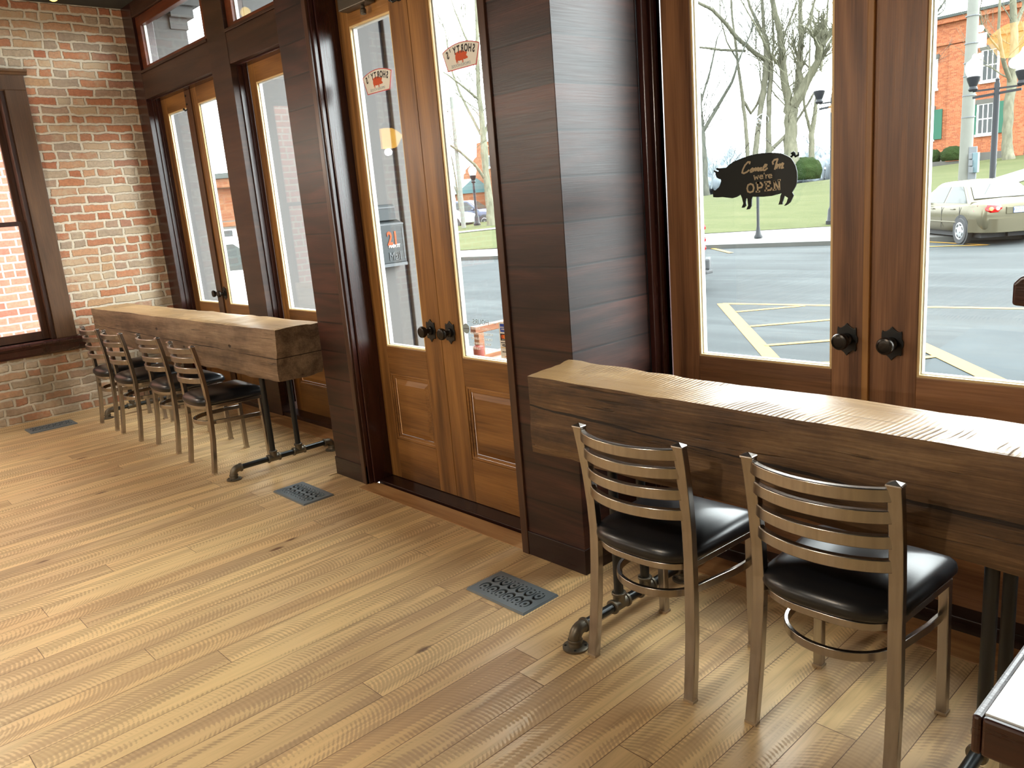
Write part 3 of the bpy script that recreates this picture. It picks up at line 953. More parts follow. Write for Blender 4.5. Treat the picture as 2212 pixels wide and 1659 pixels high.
# near bay
door_leaf(-2.112, 2.88, .858, 'left oak leaf of the near doors, with the hanging pig sign', 'r', .139, .128, (.862, 2.60), kz=.965, wood_m='oak2')
door_leaf(-1.252, 2.88, .858, 'right oak leaf of the near doors, facing the parked car', 'l', .178, .14, (.862, 2.60), kz=.961, wood_m='oak2')
struct('trim_25', MB().box(-1.262, -1.238, 2.866, 2.882, .02, 2.73), M['paleoak'], 'narrow oak meeting strip of the near doors', bevel=.003)
door_leaf(0.0, 2.88, .915, 'left oak leaf of the doors beyond the right picture edge', 'r')
door_leaf(.916, 2.88, .915, 'right oak leaf of the doors beyond the right picture edge', 'l')

# ------------------------------------------------------------------ outside skin of the street front

def outer_pier(name, x0, x1, ya, yb, label):
    o = struct(name, MB().box(x0, x1, ya, yb - .14, -.2, 3.95), M['lavender'], label)
    MB().box(x0 - .012, x1 + .012, yb - .115, yb, -.2, 3.95).build('corner_board', M['lavender'], o, bevel=.006)
    MB().box(x0 + .012, x1 - .012, yb - .15, yb - .10, -.2, 3.95).build('shadow_gap', M['lavdark'], o)
    cp = MB()
    for k in range(4):
        cp.box(x0 - .03 - .03 * k, x1 + .03 + .03 * k, ya, yb + .03 + .03 * k, 3.36 + .085 * k, 3.445 + .085 * k)
    cp.build('capital', M['lavender'], o)
    return o


cp1 = MB().box(-8.36, -8.102, 3.30, 3.456, -.5, 3.9)
for k in range(4):
    cp1.box(-8.40, -8.06 + .05 * k, 3.30, 3.47 + .05 * k, 3.42 + .10 * k, 3.52 + .10 * k)
struct('outer_pier_1', cp1, M['lavender'], 'grey-blue painted pier with a stepped capital outside the brick corner')
struct('post_3', MB().box(-4.33, -4.215, 2.605, 3.12, 0, CEIL), M['darkh'], 'dark jamb post of the far bay behind the pilaster')
outer_pier('outer_pier_2', -4.21, -4.004, 2.607, 2.96, 'grey-blue painted pier outside, left of the entrance')
outer_pier('outer_pier_3', -2.548, -2.19, 2.80, 3.12, 'grey-blue painted pier outside, right of the entrance')
struct('soffit', MB().box(-9, 3, 3.0, 4.10, 3.95, 4.05).box(-9, 3, 4.10, 4.2, 3.90, 4.3), M['lavender'], 'grey painted soffit over the shop front outside')
struct('outer_post_skin', MB().box(-6.382, -6.048, 3.05, 3.46, -.1, 3.95), M['lavender'], 'grey-blue outside face of the far bay post')
struct('wall_outer_corner', MB().box(-8.099, -8.08, 3.062, 3.458, -.1, 3.95), M['lavender'], 'grey-blue painted reveal outside the brick corner')

# ================================================================== beam counters
def timber(name, x0, x1, y0, y1, z0, z1, mat, parent, bulge=None, seed=0):
    """rough-hewn beam: a gridded box nudged by noise"""
    nx, ny, nz = int((x1 - x0) / .05), 9, 9
    vid, vs, fs = {}, [], []

    def V(i, j, k):
        if (i, j, k) not in vid:
            u, v, w = i / nx, j / ny, k / nz
            p = Vector((x0 + (x1 - x0) * u, y0 + (y1 - y0) * v, z0 + (z1 - z0) * w))
            nrm = Vector((0, (-1 if j == 0 else 1 if j == ny else 0), (-1 if k == 0 else 1 if k == nz else 0)))
            edge = (j in (0, ny)) + (k in (0, nz)) + (i in (0, nx))
            q = Vector((p.x * 1.6 + seed, p.y * 5, p.z * 5))
            amt = .007 * mnoise.noise(q) + .0035 * mnoise.noise(q * 3.7)
            if k == nz and edge == 1:
                amt *= .45
            if k == 0:
                amt = amt * 1.8 - .004
            p = p + nrm * amt
            if edge >= 2:                                   # worn arrises
                c = Vector((0, (y0 + y1) / 2 - p.y, (z0 + z1) / 2 - p.z)).normalized()
                e = .004 + .009 * max(0, mnoise.noise(Vector((p.x * 6 + seed, j, k))))
                p = p + c * e
            if i in (0, nx):
                p.x += .006 * mnoise.noise(Vector((seed, p.y * 9, p.z * 9)))
            if bulge:
                p = bulge(p, u, v, w)
            vid[(i, j, k)] = len(vs)
            vs.append(p)
        return vid[(i, j, k)]
    for i in range(nx):
        for j in range(ny):
            fs += [(V(i, j, 0), V(i, j + 1, 0), V(i + 1, j + 1, 0), V(i + 1, j, 0)), (V(i, j, nz), V(i + 1, j, nz), V(i + 1, j + 1, nz), V(i, j + 1, nz))]
        for k in range(nz):
            fs += [(V(i, 0, k), V(i + 1, 0, k), V(i + 1, 0, k + 1), V(i, 0, k + 1)), (V(i, ny, k), V(i, ny, k + 1), V(i + 1, ny, k + 1), V(i + 1, ny, k))]
    for j in range(ny):
        for k in range(nz):
            fs += [(V(0, j, k), V(0, j, k + 1), V(0, j + 1, k + 1), V(0, j + 1, k)), (V(nx, j, k), V(nx, j + 1, k), V(nx, j + 1, k + 1), V(nx, j, k + 1))]
    m = MB()
    m.v, m.f = vs, [list(f) for f in fs]
    return m.build(name, mat, parent, smooth=38)


PR = .0178


def pipe_support(par, x, ya, yb, yu, ztop):
    """H-shaped foot of black pipe: flanges at ya and yb, two uprights at yu"""
    zc = .068
    run = MB().tube([(x, ya + .05, zc), (x, yb - .05, zc)], PR, 16)
    s = run.build('pipe_foot', M['pipe'], par, smooth=40)
    for y, sgn in ((ya, 1), (yb, -1)):
        fl = MB().lathe([(.047, 0), (.047, .007), (.044, .009), (.026, .010), (.025, .024), (.0235, .026), (.020, .026)], (x, y, 0), 'z', 28)
        n0 = len(fl.f)
        for a in range(4):
            fl.lathe([(.0050, .0090), (.0050, .0101)], (x + .036 * math.cos(a * PI / 2 + .7), y + .036 * math.sin(a * PI / 2 + .7), 0), 'z', 10)
        fo = fl.build('flange', M['cast'], s, smooth=35)
        fo.data.materials.append(M['hole'])
        for q in fo.data.polygons:
            if q.index >= n0:
                q.material_index = 1
        pts = [(x, y, .022), (x, y, .034)]
        for i in range(1, 7):
            a = PI / 2 * i / 6
            pts.append((x, y + sgn * .034 * (1 - math.cos(a)), .034 + .034 * math.sin(a)))
        pts.append((x, y + sgn * .055, zc))
        el = MB().tube(pts, .0235, 18)
        el.lathe([(.026, -.006), (.0275, -.004), (.0275, .004), (.026, .006)], (x, y + sgn * .053, zc), 'y', 20)
        el.lathe([(.026, -.006), (.0275, -.004), (.0275, .004), (.026, .006)], (x, y, .030), 'z', 20)
        el.build('elbow', M['cast'], s, smooth=40)
    for y in yu:
        te = MB().tube([(x, y - .042, zc), (x, y + .042, zc)], .0235, 18).tube([(x, y, zc), (x, y, zc + .046)], .0235, 18)
        for dy in (-.038, .038):
            te.lathe([(.026, -.006), (.0278, -.004), (.0278, .004), (.026, .006)], (x, y + dy, zc), 'y', 20)
        te.lathe([(.026, -.006), (.0278, -.004), (.0278, .004), (.026, .006)], (x, y, zc + .042), 'z', 20)
        te.build('tee', M['cast'], s, smooth=40)
        MB().tube([(x, y, zc + .045), (x, y, ztop)], PR, 16).build('upright', M['iron'], s, smooth=40)


# near counter
cn = thing('beam_counter', (-1.21, 2.14, 0), 'thick reclaimed-timber counter on pipe legs under the near doors, with two chairs', 'counter', 'timber beam counters')


def bulge_near(p, u, v, w):
    t = max(0, 1 - u * 9)
    if v > .5:
        p.y += .012 * math.sin(u * 60) * math.exp(-u * 6) - .018 * max(0, u * 16 - 1) / 15 * 0
    p.x -= .05 * v * max(0, 1 - u * 6)
    p.z += -.020 * u
    return p


bm_o = timber('timber_beam', -2.135, -.28, 1.998, 2.288, .640, .944, None, cn, bulge_near, 3)
bm_o.data.materials.append(M['beam_a'])
# let the grain follow the beam: shift mesh data so that object space is centred on the timber


def recenter(o, c):
    c = Vector(c)
    off = c - ORG[o.parent.name]
    o.data.transform(Matrix.Translation(-off))
    o.location = off


recenter(bm_o, (-1.21, 2.14, .79))
pipe_support(cn, -1.826, 1.845, 2.508, (2.097, 2.286 - .03), .645)
pipe_support(cn, -.583, 1.845, 2.508, (2.097, 2.256), .632)
# far counter
cf = thing('beam_counter', (-6.15, 2.28, 0), 'thick reclaimed-timber counter on pipe legs by the brick wall, with four chairs', 'counter', 'timber beam counters')


def bulge_far(p, u, v, w):
    p.y += -.055 * (1 - u) * .9
    p.x -= .05 * max(0, u * 6 - 5) * (1 - w)
    p.z += -.028 * (1 - w) * math.sin(max(0, u - .45) * 3.0) * .6 + .010 * w * u - .004
    return p


bf = timber('timber_beam', -7.90, -4.425, 2.13, 2.445, .640, .945, None, cf, bulge_far, 11)
bf.data.materials.append(M['beam_b'])
recenter(bf, (-6.15, 2.28, .79))
pipe_support(cf, -4.815, 1.90, 2.612, (2.182, 2.365), .645)
pipe_support(cf, -7.50, 1.94, 2.60, (2.16, 2.34), .645)


# ================================================================== chairs
def chair_proto():
    t = thing('dining_chair', (0, 0, 0), 'steel ladder-back chair', 'chair', 'steel ladder-back chairs')
    prof = [(0, .004), (.007, .05), (.014, .10), (.028, .22), (.036, .35), (.039, .46), (.035, .56), (.023, .68), (.007, .78), (-.006, .845)]

    def py(z):
        for (y0, z0), (y1, z1) in zip(prof, prof[1:]):
            if z <= z1:
                return y0 + (y1 - y0) * (z - z0) / (z1 - z0)
        return prof[-1][0]

    def sx(z):
        return .203 - .011 * min(1, z / .46) + .006 * max(0, (z - .46) / .39)
    W, Dp = .037, .027
    for s in (-1, 1):
        mb = MB()
        pts = []
        for k in range(28):
            z = .004 + (.845 - .004) * k / 27
            pts.append(Vector((s * sx(z), py(z), z)))
        vs = []
        for p in pts:
            vs += [p + Vector((a * W / 2, b * Dp / 2, 0)) for a, b in ((-1, -1), (1, -1), (1, 1), (-1, 1))]
        fs = [(i * 4 + m, i * 4 + (m + 1) % 4, i * 4 + 4 + (m + 1) % 4, i * 4 + 4 + m) for i in range(27) for m in range(4)] + [(3, 2, 1, 0)]
        mb.add(vs, fs)
        top = pts[-1]
        c = [top + Vector((a * (W / 2 + .002), b * (Dp / 2 + .002), h)) for h in (-.004, .004) for a, b in ((-1, -1), (1, -1), (1, 1), (-1, 1))]
        c.append(top + Vector((0, 0, .0125)))
        mb.add(c, [(0, 1, 5, 4), (1, 2, 6, 5), (2, 3, 7, 6), (3, 0, 4, 7), (4, 5, 8), (5, 6, 8), (6, 7, 8), (7, 4, 8), (3, 2, 1, 0)])
        lg = mb.build('back_post', M['steel'], t, bevel=.003)
        MB().box(s * sx(0) - .0185, s * sx(0) + .0185, -.0135, .0135, 0, .009).build('floor_glide', M['glide'], lg)
        fl = MB()
        x, y = s * .187, .392
        fl.add([(x + a * .0145 + s * (-.0 if h else .004), y + b * .0145 + (0 if h else .006), .435 if h else .004) for h in (0, 1) for a, b in ((-1, -1), (1, -1), (1, 1), (-1, 1))],
               [(3, 2, 1, 0), (4, 5, 6, 7), (0, 1, 5, 4), (1, 2, 6, 5), (2, 3, 7, 6), (3, 0, 4, 7)])
        fo = fl.build('front_leg', M['steel'], t, bevel=.003)
        MB().box(x + s * .004 - .0165, x + s * .004 + .0165, y + .006 - .0165, y + .006 + .0165, 0, .009).build('floor_glide', M['glide'], fo)
    for zc in (.818, .757, .686, .618):
        pts = []
        for k in range(17):
            u = -1 + 2 * k / 16
            pts.append((u * (sx(zc) - .004), py(zc) + .004 - .066 * (1 - u * u) ** .8, zc))
        MB().bar(pts, .019, .036).build('back_slat', M['steel'], t, smooth=50, bevel=.003)
    # seat rail: rounded-back hoop under the cushion

    def outline(hw_f, hw_b, yf, yb, rf, n=14):
        """closed outline, front at yf (corners rf), back a round hoop reaching yb"""
        o = []
        for k in range(7):
            a = PI / 2 * k / 6
            o.append((hw_f - rf + rf * math.cos(a), yf - rf + rf * math.sin(a)))
        for k in range(7):
            a = PI / 2 + PI / 2 * k / 6
            o.append((-hw_f + rf + rf * math.cos(a), yf - rf + rf * math.sin(a)))
        ym = yb + .145
        for k in range(2 * n + 1):
            a = PI + PI * k / (2 * n)
            cx, cy = math.cos(a), math.sin(a)
            e = .72
            o.append((hw_b * math.copysign(abs(cx) ** e, cx), ym + (ym - yb) * math.copysign(abs(cy) ** e, cy)))
        return o
    ro = outline(.200, .186, .412, -.010, .035)
    MB().bar([(p[0], p[1], .4365) for p in ro], .012, .022, closed=True).build('seat_rail', M['steel'], t, smooth=50, bevel=.002)
    # cushion: stacked outlines make a domed pad
    rings = []
    for ins, z in ((.006, .4475), (-.006, .452), (-.012, .461), (-.013, .471), (-.010, .485), (.001, .498), (.020, .508), (.050, .516), (.092, .522), (.135, .524)):
        rings.append((outline(.203 - ins, .190 - ins, .418 - ins, -.012 + ins, max(.012, .034 - ins * .3)), z))
    cu = MB()
    k = len(rings[0][0])
    vs = [(p[0], p[1], z) for r, z in rings for p in r]
    fs = [(i * k + m, i * k + (m + 1) % k, (i + 1) * k + (m + 1) % k, (i + 1) * k + m) for i in range(len(rings) - 1) for m in range(k)]
    fs += [list(range(k))[::-1], [(len(rings) - 1) * k + m for m in range(k)]]
    cu.add(vs, fs)
    cu.build('seat_cushion', M['vinyl'], t, smooth=70)
    # hoop stretcher: from one front leg round the back to the other
    hp = [(.178, .385, .314)]
    for q in range(23):
        a = PI * q / 22
        hp.append((.158 * math.cos(a) ** 1 if True else 0, .175 - .165 * math.sin(a) ** .85, .322))
    hp.append((-.178, .385, .314))
    hp = [hp[0], (.176, .30, .318)] + hp[2:-2] + [(-.176, .30, .318), hp[-1]]
    MB().bar(hp, .013, .027).build('hoop_stretcher', M['steel'], t, smooth=50, bevel=.002)
    return t


proto = chair_proto()
CH = [(-1.540, 1.850, 0, 'ladder-back steel chair with black seat, left of the two at the near counter'),
      (-.935, 1.880, 0, 'ladder-back steel chair with black seat, right of the two at the near counter'),
      (-5.250, 1.872, -.012, 'ladder-back steel chair at the far counter, nearest the counter end by the entrance'),
      (-5.962, 1.905, 0, 'ladder-back steel chair at the far counter, second from the entrance end'),
      (-6.590, 1.850, .01, 'ladder-back steel chair at the far counter, third from the entrance end'),
      (-7.140, 1.845, 0, 'ladder-back steel chair at the far counter, closest to the brick wall')]
for i, (x, y, a, lab) in enumerate(CH):
    c = proto if i == 0 else copy_tree(proto)
    c.location = (x, y, .0005)
    c.rotation_euler = (0, 0, a)
    c['label'] = lab

# ================================================================== floor registers
def scroll_holes(nx, ny, px, py):
    """outlines of pierced scrollwork, centred"""
    H = []
    for r in range(ny):
        for c in range(nx):
            cx, cy = (c - (nx - 1) / 2) * px, (r - (ny - 1) / 2) * py
            R = py * .44
            ex = px * .47 / R
            up = 1 if r % 2 else -1
            o, i = [], []
            for k in range(21):
                a = PI * (-.30 + 1.60 * k / 20)
                w = .10 + .34 * math.sin(PI * k / 20) ** .7
                o.append((R * math.cos(a), -up * R * math.sin(a)))
                i.append((R * (1 - w) * math.cos(a), -up * R * (1 - w) * math.sin(a)))
            H.append([(cx + p[0] * ex, cy + p[1]) for p in o + i[::-1]])
            q = R * .24
            H.append([(cx + q * math.cos(2 * PI * k / 10), cy + up * R * .10 + q * 1.25 * math.sin(2 * PI * k / 10)) for k in range(10)])
            H.append([(cx + q * .8 * math.cos(2 * PI * k / 8), cy + up * R * .86 + q * .62 * math.sin(2 * PI * k / 8)) for k in range(8)])
            if c < nx - 1:
                H.append([(cx + px / 2 + q * .55 * math.cos(2 * PI * k / 8), cy + up * R * .95 + q * .6 * math.sin(2 * PI * k / 8)) for k in range(8)])
    return H


def register(x0, x1, y0, y1, nx, ny, label, along='x'):
    t = thing('floor_register', ((x0 + x1) / 2, (y0 + y1) / 2, 0), label, 'floor vent', 'scrollwork floor registers')
    w, d = x1 - x0, y1 - y0
    L, Wd = (w, d) if along == 'x' else (d, w)
    cu = bpy.data.curves.new('plate', 'CURVE')
    cu.dimensions, cu.fill_mode, cu.extrude = '2D', 'BOTH', .003
    cu.bevel_depth, cu.bevel_resolution = .0, 1

    def loop(pts):
        sp = cu.splines.new('POLY')
        sp.points.add(len(pts) - 1)
        for p, q in zip(sp.points, pts):
            p.co = (q[0], q[1], 0, 1)
        sp.use_cyclic_u = True
    loop([(-L / 2, -Wd / 2), (L / 2, -Wd / 2), (L / 2, Wd / 2), (-L / 2, Wd / 2)])
    mx, my = .024, .024
    px, py = (L - 2 * mx) / nx, (Wd - 2 * my) / ny
    for h in scroll_holes(nx, ny, px, py):
        loop(h)
    o = bpy.data.objects.new('plate', cu)
    COL.objects.link(o)
    dg = bpy.context.evaluated_depsgraph_get()
    me = bpy.data.meshes.new_from_object(o.evaluated_get(dg))
    bpy.data.objects.remove(o)
    me.transform(Matrix.Rotation(0 if along == 'x' else PI / 2, 4, 'Z'))
    me.transform(Matrix.Translation((0, 0, .006)))
    me.materials.clear()
    me.materials.append(M['vent'])
    g = bpy.data.objects.new('grille', me)
    COL.objects.link(g)
    g.parent = t
    rim = MB()
    a, b = w / 2, d / 2
    rim.add([(-a - .004, -b - .004, 0), (a + .004, -b - .004, 0), (a + .004, b + .004, 0), (-a - .004, b + .004, 0), (-a, -b, .008), (a, -b, .008), (a, b, .008), (-a, b, .008),
             (-a + .012, -b + .012, .0092), (a - .012, -b + .012, .0092), (a - .012, b - .012, .0092), (-a + .012, b - .012, .0092), (-a + .013, -b + .013, .004), (a - .013, -b + .013, .004), (a - .013, b - .013, .004), (-a + .013, b - .013, .004)],
            [f for r in (0, 4, 8) for f in [(r + i, r + (i + 1) % 4, r + 4 + (i + 1) % 4, r + 4 + i) for i in range(4)]])
    rim.build('rim', M['vent'], t, local=True)
    MB().box(-a + .012, a - .012, -b + .012, b - .012, .0006, .0015).build('duct_opening', M['hole'], t, local=True)
    return t


register(-2.482, -2.140, 1.884, 2.078, 6, 2, 'blue-grey scrollwork floor register nearest the near counter', 'x')
register(-4.366, -4.00, 1.946, 2.137, 6, 2, 'blue-grey scrollwork floor register between the entrance and the far counter', 'x')
register(-7.782, -7.566, 1.348, 1.706, 6, 2, 'dark scrollwork floor register along the brick wall', 'y')

# ================================================================== hanging pig sign
PIG= [(-1.873, 1.53), (-1.874, 1.544), (-1.871, 1.558), (-1.861, 1.557), (-1.855, 1.562), (-1.845, 1.568), (-1.839, 1.579), (-1.835, 1.591), (-1.836, 1.598), (-1.845, 1.6), (-1.855, 1.606), (-1.859, 1.616), (-1.86, 1.624), (-1.869, 1.633), (-1.866, 1.636), (-1.855, 1.631), (-1.847, 1.628), (-1.844, 1.632), (-1.855, 1.636), (-1.857, 1.642), (-1.854, 1.644), (-1.841, 1.641), (-1.826, 1.641), (-1.81, 1.641), (-1.797, 1.651), (-1.779, 1.66), (-1.755, 1.667), (-1.73, 1.673), (-1.7, 1.679), (-1.673, 1.681), (-1.647, 1.682), (-1.619, 1.68), (-1.593, 1.677), (-1.569, 1.671), (-1.551, 1.662), (-1.536, 1.653), (-1.526, 1.639), (-1.517, 1.622), (-1.512, 1.602), (-1.511, 1.583), (-1.512, 1.564), (-1.517, 1.55), (-1.526, 1.537), (-1.531, 1.529), (-1.525, 1.518), (-1.531, 1.506), (-1.538, 1.493), (-1.549, 1.485), (-1.558, 1.481), (-1.564, 1.481), (-1.553, 1.494), (-1.548, 1.509), (-1.562, 1.518), (-1.565, 1.508), (-1.57, 1.495), (-1.57, 1.486), (-1.587, 1.486), (-1.581, 1.503), (-1.579, 1.517), (-1.574, 1.528), (-1.587, 1.525), (-1.616, 1.52), (-1.649, 1.519), (-1.675, 1.52), (-1.697, 1.522), (-1.7, 1.512), (-1.701, 1.488), (-1.71, 1.475), (-1.724, 1.474), (-1.716, 1.489), (-1.719, 1.517), (-1.724, 1.517), (-1.726, 1.505), (-1.724, 1.491), (-1.733, 1.482), (-1.745, 1.482), (-1.737, 1.498), (-1.742, 1.518), (-1.748, 1.533), (-1.765, 1.525), (-1.784, 1.521), (-1.805, 1.524), (-1.829, 1.528), (-1.853, 1.528)]
TAIL= [(-1.533, 1.657), (-1.53, 1.664), (-1.532, 1.67), (-1.527, 1.672), (-1.521, 1.668), (-1.523, 1.662), (-1.517, 1.657), (-1.509, 1.661), (-1.505, 1.67)]
STROKES= [[(-1.706, 1.647), (-1.704, 1.653), (-1.713, 1.654), (-1.726, 1.643), (-1.735, 1.628), (-1.739, 1.616), (-1.731, 1.613), (-1.718, 1.617), (-1.709, 1.623)], [(-1.694, 1.629), (-1.702, 1.623), (-1.702, 1.616), (-1.696, 1.616), (-1.691, 1.623), (-1.694, 1.629), (-1.688, 1.625)], [(-1.685, 1.627), (-1.69, 1.618), (-1.686, 1.624), (-1.679, 1.629), (-1.681, 1.619), (-1.676, 1.624), (-1.669, 1.629), (-1.672, 1.619), (-1.665, 1.62)], [(-1.663, 1.627), (-1.668, 1.617), (-1.664, 1.623), (-1.656, 1.628), (-1.659, 1.618), (-1.653, 1.619)], [(-1.649, 1.625), (-1.636, 1.632), (-1.633, 1.637), (-1.64, 1.638), (-1.647, 1.629), (-1.649, 1.619), (-1.642, 1.617), (-1.631, 1.624)], [(-1.607, 1.637), (-1.609, 1.645), (-1.602, 1.652), (-1.588, 1.654)], [(-1.588, 1.654), (-1.594, 1.638), (-1.6, 1.618)], [(-1.588, 1.635), (-1.593, 1.621), (-1.588, 1.628), (-1.578, 1.635), (-1.581, 1.62)], [(-1.58, 1.627), (-1.569, 1.637), (-1.565, 1.635), (-1.573, 1.62), (-1.565, 1.621)], [(-1.688, 1.602), (-1.684, 1.585), (-1.679, 1.597), (-1.673, 1.587), (-1.669, 1.601)], [(-1.664, 1.594), (-1.65, 1.595), (-1.652, 1.6), (-1.661, 1.6), (-1.664, 1.593), (-1.659, 1.587), (-1.649, 1.589)], [(-1.644, 1.608), (-1.645, 1.603)], [(-1.638, 1.601), (-1.637, 1.587), (-1.637, 1.597), (-1.629, 1.6)], [(-1.627, 1.594), (-1.612, 1.595), (-1.615, 1.6), (-1.624, 1.6), (-1.627, 1.593), (-1.622, 1.587), (-1.612, 1.589)], [(-1.703, 1.571), (-1.714, 1.567), (-1.718, 1.555), (-1.715, 1.543), (-1.705, 1.539), (-1.693, 1.542), (-1.689, 1.555), (-1.693, 1.567), (-1.703, 1.571)], [(-1.674, 1.572), (-1.672, 1.54)], [(-1.68, 1.54), (-1.664, 1.54)], [(-1.679, 1.572), (-1.666, 1.572)], [(-1.673, 1.572), (-1.659, 1.572), (-1.652, 1.563), (-1.656, 1.555), (-1.672, 1.553)], [(-1.637, 1.573), (-1.635, 1.542)], [(-1.643, 1.573), (-1.621, 1.574), (-1.62, 1.566)], [(-1.636, 1.558), (-1.624, 1.558)], [(-1.642, 1.542), (-1.618, 1.543), (-1.614, 1.55)], [(-1.603, 1.575), (-1.601, 1.543)], [(-1.603, 1.575), (-1.584, 1.543)], [(-1.583, 1.576), (-1.581, 1.542)], [(-1.608, 1.542), (-1.596, 1.543)], [(-1.587, 1.576), (-1.578, 1.576)]]
PY = 2.866                                                  # the board hangs just inside the glass bead
sg = thing('hanging_sign', (-1.69, PY, 1.58), 'black pig-shaped open sign hanging from a suction cup on the glass', 'sign')
MB().prism(PIG, 'y', PY - .003, PY + .003).build('sign_board', M['signblack'], sg, bevel=.001)
MB().tube([(p[0], PY + (.004 if i % 2 else -.004), p[1]) for i, p in enumerate(TAIL)], [.0045, .005, .005, .005, .005, .005, .0045, .004, .0025], 8).build('tail', M['signblack'], sg, smooth=60)
le = MB()
for i, st in enumerate(STROKES):
    wd = .0066 if i < 9 else (.0036 if i < 14 else .0066)
    n = len(st)
    for j in range(n - 1):
        a, b = Vector((st[j][0], st[j][1])), Vector((st[j + 1][0], st[j + 1][1]))
        dd = b - a
        if dd.length < 1e-5:
            continue
        nn = Vector((-dd.y, dd.x)).normalized() * wd / 2
        e = dd.normalized() * wd * .28
        w2 = wd * (.72 if i < 9 and j % 2 else 1)
        q = [a - e + nn, b + e + nn, b + e - nn, a - e - nn]
        yb = PY - .0035 - .00006 * j
        le.add([(p.x, yb, p.y) for p in q], [(0, 1, 2, 3)])
le.build('lettering', M['signcream'], sg)
CUP = Vector((-1.668, 2.872, 1.800))
ch = MB()
for hole in ((-1.794, 1.646), (-1.569, 1.668)):
    a, b = Vector((hole[0], PY, hole[1])), Vector((CUP.x, PY - .001, CUP.z - .032))
    n = 22
    for k in range(n):
        c = a.lerp(b, (k + .5) / n)
        c.z -= .006 * math.sin(PI * (k + .5) / n)
        dr = (b - a).normalized()
        nn = Vector((0, 1, 0)) if k % 2 else dr.cross(Vector((0, 1, 0)))
        ring = [c + dr * (.0052 * math.cos(2 * PI * m / 8)) + nn * (.0026 * math.sin(2 * PI * m / 8)) for m in range(8)]
        ch.tube(ring, .0006, 5, closed=True)
ch.build('chain', M['chain'], sg)
MB().lathe([(.027, .0225), (.026, .019), (.018, .010), (.009, .004), (.007, .0), (.007, -.008), (.010, -.010), (.010, -.014), (.004, -.016)], (CUP.x, CUP.y, CUP.z), 'y', 26).build('suction_cup', M['cup'], sg, smooth=50)


# ================================================================== decals on the entrance glass
def mini_pig(mb, cx, cz, w, y, flip):
    x0 = (min(p[0] for p in PIG) + max(p[0] for p in PIG)) / 2
    z0 = (min(p[1] for p in PIG) + max(p[1] for p in PIG)) / 2
    k = w / .364
    pts = [(cx + (-1 if flip else 1) * (p[0] - x0) * k, cz + (p[1] - z0) * k * 1.08) for p in PIG]
    mb.add([(p[0], y, p[1]) for p in pts], [list(range(len(pts)))])
    tl = [(cx + (-1 if flip else 1) * (p[0] - x0) * k, y - .0002, cz + (p[1] - z0) * k) for p in TAIL]
    mb.tube(tl, .0011, 5)


GY = 2.5425                                                 # just inside the panes of the entrance doors


def fan_decal(cx, zc, label, k=1.0):
    """shield: 0.27 wide arc top, 0.208 base"""
    t = thing('window_decal', (cx, GY, zc - .055), label, 'sticker', 'fan-shaped smokehouse stickers')
    R0 = .36

    def arc(r, a):
        return (cx + r * math.sin(a), zc + .06 - R0 + r * math.cos(a))
    ha = .385

    def shape(g):
        top = [arc(R0 - g, -ha * (1 - g / .135) + 2 * ha * (1 - g / .135) * i / 18) for i in range(19)]
        bx = .104 - g * 1.2
        return top + [(cx + bx, zc - .055 + g), (cx - bx, zc - .055 + g)]
    o, i = shape(0), shape(.0045)
    MB().prism([(p[0], p[1]) for p in o], 'y', GY - .0006, GY + .0002).build('red_border', M['decalred'], t)
    MB().prism([(p[0], p[1]) for p in i], 'y', GY - .0010, GY - .0004).build('white_ground', M['decalwhite'], t)
    tx = MB()
    word = "SHORTY'S"
    for n, chr_ in enumerate(word):
        a = (.5 - (n + .5) / len(word)) * 2 * ha * .86
        if chr_ == "'":
            a -= .012
        p = arc(R0 - .031, a)
        text_mesh(tx, chr_, .046, on_front(p[0], GY - .0016, p[1], -a) @ Matrix.Diagonal((.70 if chr_ != "'" else .6, 1, 1, 1)), True, bold=.0016, depth=.0002)
    tx.build('arched_lettering', M['decalblack'], t)
    t2 = MB()
    text_mesh(t2, 'SMOKEHOUSE', .0185, on_front(cx - .004, GY - .0016, zc - .038), True, 1.22, depth=.0002)
    t2.build('lower_lettering', M['decalgrey'], t)
    pg = MB()
    mini_pig(pg, cx + .004, zc - .004, .088, GY - .0016, True)
    pg.build('pig_emblem', M['decalorange'], t)
    return t


fan_decal(-3.672, 2.243, 'fan-shaped white sticker with a red pig on the left entrance door glass')
fan_decal(-2.985, 2.247, 'fan-shaped white sticker with an orange pig on the right entrance door glass')

hd = thing('window_decal', (-3.015, GY, .93), 'thin mirrored opening-hours lettering low on the right entrance door glass', 'sticker')
hm = MB()
text_mesh(hm, 'HOURS', .036, on_front(-3.017, GY - .001, 1.006), True, 1.05, depth=.0002)
hm.build('heading', M['decalgrey'], hd)
for xa_, xb_ in ((-3.125, -3.072), (-2.962, -2.90)):
    MB().box(xa_, xb_, GY - .0012, GY - .0006, 1.0045, 1.0065).build('heading_rule', M['decalgrey'], hd)
hr = MB()
for n, row in enumerate(('TUESDAY  10:30-8:00', 'WEDNESDAY  10:30-8:00', 'THURSDAY  10:30-8:00', 'FRIDAY  10:30-8:00', 'SATURDAY  10:30-8:00')):
    text_mesh(hr, row, .0165, on_front(-3.02, GY - .001, .972 - .0255 * n), True, 1.0, depth=.0002)
hr.build('hours_list', M['decalwhite'], hd)
ov = thing('window_decal', (-3.112, GY, .968), 'small round grey sticker beside the entrance hours lettering', 'sticker')
MB().lathe([(.026, -.0004), (.026, .0006)], (-3.135, GY - .0006, .968), 'y', 24).build('grey_disc', M['decalgrey'], ov)
MB().box(-3.156, -3.114, GY - .0014, GY - .0010, .9665, .9695).build('centre_rule', M['decalblack'], ov)

